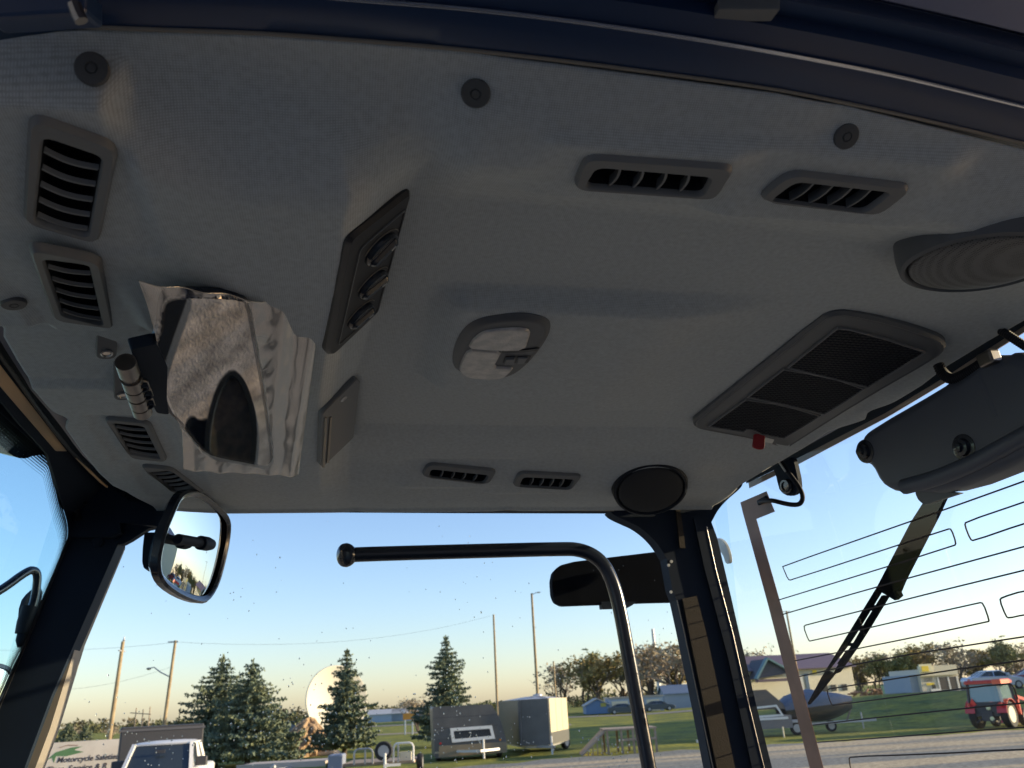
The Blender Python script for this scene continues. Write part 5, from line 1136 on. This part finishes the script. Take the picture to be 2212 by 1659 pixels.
# buildings
def gable(t, x0, x1, y0, y1, ze, zr, wall, roof, axis='x', ov=.35):
    MB().box((x0, y0, 0), (x1, y1, ze)).build("wall", wall, t)
    if axis == 'x': ym = (y0+y1)/2; prof = [(y0-ov, ze-.1), (ym, zr), (y1+ov, ze-.1)]; mb = MB(); lo = [(x0-ov, p[0], p[1]) for p in prof]; hi = [(x1+ov, p[0], p[1]) for p in prof]
    else: xm = (x0+x1)/2; prof = [(x0-ov, ze-.1), (xm, zr), (x1+ov, ze-.1)]; mb = MB(); lo = [(p[0], y0-ov, p[1]) for p in prof]; hi = [(p[0], y1+ov, p[1]) for p in prof]
    up = lambda q: (q[0], q[1], q[2]+.14)
    mb.v = lo+hi+[up(q) for q in lo]+[up(q) for q in hi]; mb.f = [(0, 1, 4, 3), (1, 2, 5, 4), (6, 9, 10, 7), (7, 10, 11, 8), (0, 6, 7, 1), (1, 7, 8, 2), (3, 4, 10, 9), (4, 5, 11, 10), (0, 3, 9, 6), (2, 8, 11, 5)]
    mb.build("roof", roof, t)
    g_ = MB()
    if axis == 'x':
        for xx in (x0, x1): o = len(g_.v); g_.v += [(xx, y0, ze-.02), (xx, y1, ze-.02), (xx, (y0+y1)/2, zr-.1)]; g_.f.append((o, o+1, o+2))
    else:
        for yy in (y0, y1): o = len(g_.v); g_.v += [(x0, yy, ze-.02), (x1, yy, ze-.02), ((x0+x1)/2, yy, zr-.1)]; g_.f.append((o, o+1, o+2))
    g_.build("gable_wall", wall, t)
ribm = mat("ribbed_siding", (.58, .54, .40), .6)
n_ = ribm.node_tree.nodes; L_ = ribm.node_tree.links; tc_ = n_.new("ShaderNodeTexCoord"); wv_ = n_.new("ShaderNodeTexWave"); wv_.inputs["Scale"].default_value = 1.1; bp_ = n_.new("ShaderNodeBump"); bp_.inputs["Distance"].default_value = .1; L_.new(tc_.outputs["Object"], wv_.inputs["Vector"]); L_.new(wv_.outputs["Fac"], bp_.inputs["Height"]); L_.new(bp_.outputs[0], n_["Principled BSDF"].inputs["Normal"])
vB = 150; t = thing("barn", 1745, vB, "cream ribbed barn with a maroon metal roof behind the boat", "barn", .22); k_ = vB/1908; X = lambda x: (x-1745)*k_; zb0 = zpx(1745, 1508, vB); t.location.z = zb0
ZB = lambda y, x=1745: zpx(1745, y+(x-1745)*.0542, vB)-zb0
gable(t, X(1600), X(1858), 0, 14, ZB(1444), ZB(1410), ribm, purp, 'x', .6)
# cross gable over the porch on the left
ze = ZB(1459, 1640)
mb = MB(); A = [(X(1606), -3.0, ZB(1462)), (X(1638), -3.0, ZB(1420)), (X(1690), -3.0, ZB(1452))]; mb.v = A+[(a, 2.5, c) for a, b, c in A]; mb.f = [(0, 1, 2), (0, 3, 4, 1), (1, 4, 5, 2)]; mb.build("gable_wall", mat("dark_gable", (.05, .05, .07), .5), t)
for (a, b) in ((A[0], A[1]), (A[1], A[2])): MB().bar((a[0], -3.15, a[2]), (b[0], -3.15, b[2]+.1), .3, 1.0, (0, 1, 0)).build("fascia", mat("teal_fascia", (.12, .22, .24), .5), t)
MB().box((X(1604), -4.2, ZB(1469)), (X(1692), -3.1, ZB(1463))).build("porch_roof", purp, t)
MB().box((X(1725), -.08, 0), (X(1736), .02, ZB(1458))).build("door", mat("barn_door_white", (.7, .68, .6), .6), t); MB().box((X(1741), -.08, 1.2), (X(1750), .02, ZB(1455))).build("door", mat("door_blue_grey", (.10, .16, .22), .5), t)
for x_ in (1785, 1806, 1832): MB().box((X(x_)-.5, -.08, .9), (X(x_)+.5, .03, 1.9)).build("window", glassd, t)
MB().box((X(1762), -.1, ZB(1457)), (X(1772), .02, ZB(1448))).build("wall_sign", yel, t)
t = thing("garage", 1365, 132, "blue gabled garage with two cream doors across the road", "garage"); k_ = 132/1908; X = lambda x: (x-1365)*k_; zb0 = zpx(1365, 1538, 132); t.location.z = max(zb0, 0); ZB = lambda y: zpx(1365, y, 132)-t.location.z
bl_ = mat("blue_siding", (.11, .19, .34), .6); gable(t, X(1264), X(1314), 0, 7, ZB(1519), ZB(1506), bl_, mat("garage_roof", (.45, .44, .42), .6), 'y', .2)
MB().box((X(1314)+.02, .4, 0), (X(1432), 7, ZB(1507))).build("wall", mat("pale_blue_siding", (.35, .42, .50), .6), t); MB().box((X(1312), .2, ZB(1507)), (X(1434), 7.2, ZB(1507)+.2)).build("roof", mat("roof_tan", (.45, .40, .34), .6), t)
for a, b in ((1321, 1356), (1396, 1424)): MB().box((X(a), .30, 0), (X(b), .39, ZB(1513))).build("garage_door", cream, t)
MB().box((X(1296), -.08, ZB(1523)), (X(1308), .0-.003, ZB(1515))).build("wall_sign", mat("olive_sign", (.35, .33, .08), .6), t)
t = thing("house", 1470, 140, "pale blue house partly hidden by the rear pillar", "house"); gable(t, -2.5, 6, 0, 6, 2.2, 3.4, mat("house_blue", (.22, .28, .36), .6), mat("roof_blue_grey", (.14, .19, .27), .6), 'x', .3)
t = thing("notice_board", 1508, 44, "dark upright board with a white foot, just left of the rear pillar", "board"); MB().box((-.24, 0, .12), (.24, .12, 1.75)).build("board_panel", mat("board_brown", (.09, .07, .07), .7), t); MB().box((-.34, -.1, 0), (.34, .25, .118)).build("board_foot", whitep, t)
t = thing("roadside_store", 2030, 106, "small flat-roofed store with a cream front and yellow signs", "store", .20); k_ = 106/1908; X = lambda x: (x-2030)*k_; zb0 = zpx(2030, 1494, 106); t.location.z = zb0; ZB = lambda y, x=2030: zpx(2030, y+(x-2030)*.0542, 106)-zb0
MB().box((X(1984), 0, 0), (X(2076), 6, ZB(1440)-.2)).build("wall", mat("store_front", (.62, .56, .44), .6), t)
MB().box((X(1965), .5, 0), (X(1984)-.01, 6, ZB(1455))).build("side_wing", mat("store_wing", (.30, .35, .42), .6), t)
MB().box((X(1982), -.3, ZB(1459)), (X(2074), -.003, ZB(1437))).build("fascia", cream, t); MB().box((X(1982), -.5, ZB(1450)), (X(2012), -.302, ZB(1433))).build("sign_panel", mat("sign_cream", (.85, .78, .5), .5), t)
MB().box((X(1986), -.53, ZB(1449)), (X(2003), -.502, ZB(1437))).build("yellow_sign", yel, t); MB().box((X(1996), -.06, ZB(1479)), (X(2014), -.003, ZB(1474))).build("yellow_sign", yel, t)
for i in range(4): MB().box((X(1992), -.03, ZB(1463.5+i*2.4)), (X(2012), -.003, ZB(1462.6+i*2.4))).build("lettering_strip", charcoal, t)
MB().box((X(2008), -.07, .2), (X(2016), -.003, ZB(1478))).build("door", glassd, t); MB().box((X(2028), -.06, .2), (X(2048), -.003, ZB(1463))).build("window", mat("store_window", (.09, .075, .07), .2), t); MB().box((X(2053), -.06, .2), (X(2070), -.003, ZB(1463))).build("window", mat("store_window2", (.09, .075, .07), .2), t)
for x_ in (2025.5, 2050.5, 2072): MB().box((X(x_)-.1, -.09, .0), (X(x_)+.1, -.062, ZB(1462))).build("window_frame", whitep, t)
MB().box((X(2003), -.10, .1), (X(2024), -.072, .35)).build("door_frame", whitep, t)
t = thing("log_pile", 1868, 140, "heap of reddish brush and logs beside the barn", "log pile"); mb = MB(); rs = np.random.default_rng(4)
for _ in range(26): a = np.array([rs.uniform(-2.4, 2.4), rs.uniform(-.6, .6), rs.uniform(.1, 1.0)]); d = nrm(rs.normal(size=3)*np.array([1, .5, .25])); mb.tube([a-d*.6, a+d*.6], rs.uniform(.1, .22), 7)
mb.build("logs", mat("log_wood", (.30, .17, .10), .9), t)
t = thing("waste_bin", 1911, 118, "small green bin beside the road near the trees", "bin"); MB().loft([(rnd([(-.35, -.35), (.35, -.35), (.35, .35), (-.35, .35)], .08, 3), .1), (rnd([(-.42, -.42), (.42, -.42), (.42, .42), (-.42, .42)], .08, 3), 1.2)], None, True, True).build("bin_body", mat("bin_green", (.30, .42, .25), .6), t); MB().bbox((-.47, -.5, 1.2), (.47, .45, 1.32), .05).build("bin_lid", mat("lid_green", (.05, .12, .08), .5), t)
t = thing("road_marker", 883, 84, "orange marker on thin legs beside the gravel path", "marker")
for x_ in (-.35, .35): MB().box((x_-.06, -.05, 0), (x_+.06, .05, 1.3)).build("marker_leg", whitep, t)
MB().box((-.55, -.08, 1.3), (.55, .04, 1.85)).build("marker_panel", mat("orange_panel", (.7, .3, .05), .6), t)
for x_, w_, lab in ((822, 3.2, "pale blue low shed far beyond the slim spruce"), (890, 2.6, "pale low shed far away, left of the grey trailer")):
    t = thing("shed", x_, 180, lab, "shed", 0, "far sheds"); gable(t, -w_*1.6, w_*1.6, 0, 5, 1.5, 2.3, mat("shed_blue", (.34, .42, .52), .6), mat("shed_roof", (.5, .5, .5), .6), 'x', .2)
# boat on trailer
t = thing("boat", 1768, 46, "covered motorboat with a grey tarp on its trailer", "boat", .0, None, z=.0); k_ = 46/1908; X = lambda x: (x-1768)*k_; ZB = lambda y, x=1768: zpx(1768, y+(x-1768)*.0542, 46)
mb = MB(); N = 30; K = 16
for i in range(N+1):
    s_ = i/N; x_ = X(1690)+(X(1846)-X(1690))*s_; hw = .95*(1-max(0, (s_-.45)/.55)**2.2)+.03; kz = .55+.55*max(0, (s_-.5)/.5)**2; gz = 1.25+.30*s_
    for j in range(K+1):
        a = math.pi*j/K; y_ = -hw*math.cos(a); mb.v.append((x_, y_+.9, gz-(gz-kz)*math.sin(a)**.7))
for i in range(N):
    for j in range(K): a = i*(K+1)+j; mb.f.append((a, a+1, a+K+2, a+K+1))
mb.build("hull", mat("dark_hull", (.035, .04, .045), .3, coat=.4), t, True)
mb = MB()
for i in range(N+1):
    s_ = i/N; x_ = X(1688)+(X(1848)-X(1688))*s_; hw = (.98*(1-max(0, (s_-.45)/.55)**2.2)+.05); gz = 1.18+.30*s_; top = gz+.16+np.interp(s_, [0, .12, .3, .42, .6, .8, 1], [.25, .55, .62, .70, .48, .30, .04])
    for j in range(K+1):
        a = math.pi*j/K; y_ = -hw*math.cos(a); mb.v.append((x_, y_+.9, gz+(top-gz)*math.sin(a)**.6+.03*math.sin(i*2.1+j*.9)*math.sin(a)))
for i in range(N):
    for j in range(K): a = i*(K+1)+j; mb.f.append((a, a+1, a+K+2, a+K+1))
mb.build("boat_cover", mat("grey_tarp", (.12, .15, .20), .7, bump=(3, .8, .08)), t, True)
for s_ in (0, 1): MB().bar((X(1690), .3+s_*1.2, .45), (X(1846), .6+s_*.6, .50), .08, .10).build("trailer_beam", gal, t)
MB().bar((X(1840), .9, .48), (X(1892), .9, .50), .10, .12).tube([(X(1862), .9, .1), (X(1862), .9, .9)], .04, 8).build("drawbar", gal, t); MB().bar((X(1828), .9, .5), (X(1846), .9, 1.25), .07, .07, (0, 1, 0)).build("bow_post", wood, t)
wheel(t, (X(1706), -.1, .33), .33, .22); wheel(t, (X(1797), 1.2, .30), .28, .2)
MB().bbox((X(1692), -.24, .60), (X(1724), .06, .74), .06).build("fender", gal, t)
MB().box((X(1702), -.30, .30), (X(1708), -.26, .34)).build("hub_cap", gal, t)
t = thing("clamshell_trailer", 1645, 44.5, "low grey snowmobile trailer with a sloped lid left of the boat", "trailer", 0, "enclosed trailers on the lot"); k_ = 44.5/1908; X = lambda x: (x-1645)*k_; ZB = lambda y, x=1645: zpx(1645, y+(x-1645)*.0542, 44.5)
q = [(X(1560), ZB(1532)), (X(1560), ZB(1496)), (X(1600), ZB(1490)), (X(1655), ZB(1490)), (X(1686), ZB(1522)), (X(1690), ZB(1534))]
mb = MB().loft([(q, .0), (q, 2.2)], None, True, True); mb.v = [(a, c, b) for a, b, c in mb.v]; mb.build("trailer_lid", mat("brown_lid", (.12, .10, .085), .5), t)
q = [(X(1560), ZB(1530)), (X(1672), ZB(1524)), (X(1684), ZB(1549)), (X(1560), ZB(1552))]; qi = inset(q, .09)
mb = MB().loft([(q, .0), (q, .04), (qi, .04), (qi, .01)], None); mb.v = [(a, -c-.003, b) for a, b, c in mb.v]; mb.build("lid_frame", whitep, t)
MB().box((X(1560), -.02, .42), (X(1700), 2.2, ZB(1548))).build("trailer_body", mat("body_grey", (.16, .16, .17), .5), t); MB().box((X(1560), -.06, ZB(1556)), (X(1692), -.022, ZB(1551))).build("side_rail", whitep, t)
wheel(t, (X(1600), 1.0, .3), .3, .2); MB().tube([(X(1674), -.3, .02), (X(1674), -.3, .5)], .04, 8).build("jack", cream, t)
# red tractor with loader
t = thing("red_tractor", 2128, 42.5, "small red cab tractor with a front loader, seen from behind", "tractor", -.86); t.location.z = 0; k_ = 42.5/1908; X = lambda x: (x-2130)*k_
MB().bbox((-.80, -.7, 1.98), (.80, 1.0, 2.14), .12).build("cab_roof", redp, t); MB().bbox((.55, -.8, 1.92), (.95, .3, 2.16), .06).build("roof_lamp", mat("orange_red", (.75, .12, .05), .4), t)
MB().loft([([(-.70, -.60), (.70, -.60), (.72, .85), (-.72, .85)], 1.18), ([(-.66, -.52), (.66, -.52), (.66, .80), (-.66, .80)], 1.975)], None, True, True).build("cab_glass", mat("tinted_glass", (.14, .22, .22), .12, spec=.8), t)
for sx in (-1, 1):
    MB().bar((sx*.74, -.62, 1.15), (sx*.69, -.56, 1.98), .10, .09).build("cab_post", charcoal if sx < 0 else mat("post_white", (.62, .62, .50), .5), t); MB().bar((sx*.74, .88, 1.0), (sx*.69, .82, 1.98), .09, .09).build("cab_post", charcoal, t)
    R_ = .60; rw_ = wheel(t, (sx*.72, -.15, R_), R_, .34, mat("rim_cream", (.65, .60, .45), .5), (1, 0, 0)); wheel(t, (sx*.66, 1.65, .40), .40, .26, mat("rim_cream2", (.65, .60, .45), .5), (1, 0, 0))
    mb = MB(); prof = [(R_*1.12*math.cos(a), R_*1.12*math.sin(a)) for a in np.linspace(.1, 3.0, 12)]
    for p in prof: mb.v += [(sx*.50, -.15+p[0], R_+p[1]), (sx*.94, -.15+p[0], R_+p[1]), (sx*.94, -.15+p[0]*1.05, R_+p[1]*1.05), (sx*.50, -.15+p[0]*1.05, R_+p[1]*1.05)]
    for i in range(len(prof)-1):
        for m_ in range(4): mb.f.append((i*4+m_, i*4+(m_+1) % 4, (i+1)*4+(m_+1) % 4, (i+1)*4+m_))
    mb.build("fender", redp, t)
    MB().bbox((sx*.72-.07, -.86, 1.0), (sx*.72+.07, -.80, 1.16), .03).build("tail_light", redp, t)
    MB().bar((sx*.80, .9, 1.35), (sx*.80, 2.0, 1.15), .10, .14).bar((sx*.80, 2.0, 1.15), (sx*.80, 2.9, .45), .10, .14).bar((sx*.80, .95, .55), (sx*.80, 1.0, 1.4), .12, .14, (0, 1, 0)).build("loader_arm", redp, t)
MB().box((-.62, -.66, .55), (.62, -.55, 1.17)).build("rear_panel", charcoal, t); MB().bbox((-.35, .9, .75), (.35, 2.3, 1.25), .1).build("hood", redp, t); MB().box((-.25, -.8, .35), (.25, .9, .75)).build("transmission", charcoal, t)
MB().loft([([(-.95, 2.8), (.95, 2.8), (.95, 3.3), (-.95, 3.3)], .10), ([(-.95, 2.9), (.95, 2.9), (.95, 3.5), (-.95, 3.5)], .60)], None, True, True).build("bucket", redp, t)
mb = MB(); mb.v = [(-.72, -.70, 1.05), (-.40, -.70, 1.05), (-.56, -.70, 1.36), (-.72, -.67, 1.05), (-.40, -.67, 1.05), (-.56, -.67, 1.36)]; mb.f = [(0, 1, 2), (5, 4, 3), (0, 3, 4, 1), (1, 4, 5, 2), (2, 5, 3, 0)]; mb.build("warning_triangle", mat("triangle_red", (.8, .04, .02), .5), t)
MB().disc((.10, -.70, .92), (0, -1, 0), [(.11, 0), (.10, .03), (.03, .05)], 16).build("work_lamp", mat("lamp_glass", (.7, .7, .4), .2), t)
MB().disc((.22, -.84, .45), (0, -1, 0), [(.10, 0), (.09, .04), (.03, .05)], 16).build("pto_cover", mat("pto_yellow", (.75, .72, .4), .4), t)
MB().bar((-.3, -.6, .45), (-.35, -1.2, .3), .07, .07).bar((.3, -.6, .45), (.35, -1.2, .3), .07, .07).build("lift_arm", charcoal, t)
# unseen shed, building and truck, added to shade the slope and the cab's near side
t = tag(empty("added_shade_shed", uv2w(50, 51), RZ), "unseen long metal shed added past the right edge of the lot to shade the slope", "shed"); gable(t, 0, 20, 0, 32, 9.5, 12.5, ribm, purp, 'y', .4)
t = tag(empty("added_shade_building", uv2w(-16, -16.5), RZ), "unseen large grey metal building added behind the camera to darken the near side of the cab", "building"); gable(t, 0, 36, 0, 13, 5.5, 8, mat("added_building_wall", (.22, .23, .25), .6), purp, 'x', .4)
MB().box((8, 13.002, 0), (13, 13.06, 4)).build("added_building_door", whitep, t)

t = tag(empty("added_shade_truck", uv2w(5.2, -2.3), RZ), "unseen tall dark truck box added behind the camera to shade the near ground", "truck")  # unseen truck, added to shade the ground on the cab's near side
MB().bbox((0, 0, 1.0), (6.5, 3.1, 4.2), .08).build("added_truck_box", charcoal, t); MB().bbox((6.6, .3, .7), (8.6, 2.8, 2.9), .2).build("added_truck_cab", mat("added_truck_white", (.6, .6, .6), .4), t); MB().box((0, .6, .6), (8.4, 2.4, .98)).build("chassis", charcoal, t)
for x_ in (1.2, 2.4, 7.6):
    for y_ in (.2, 2.9): wheel(t, (x_, y_, .5), .5, .3)
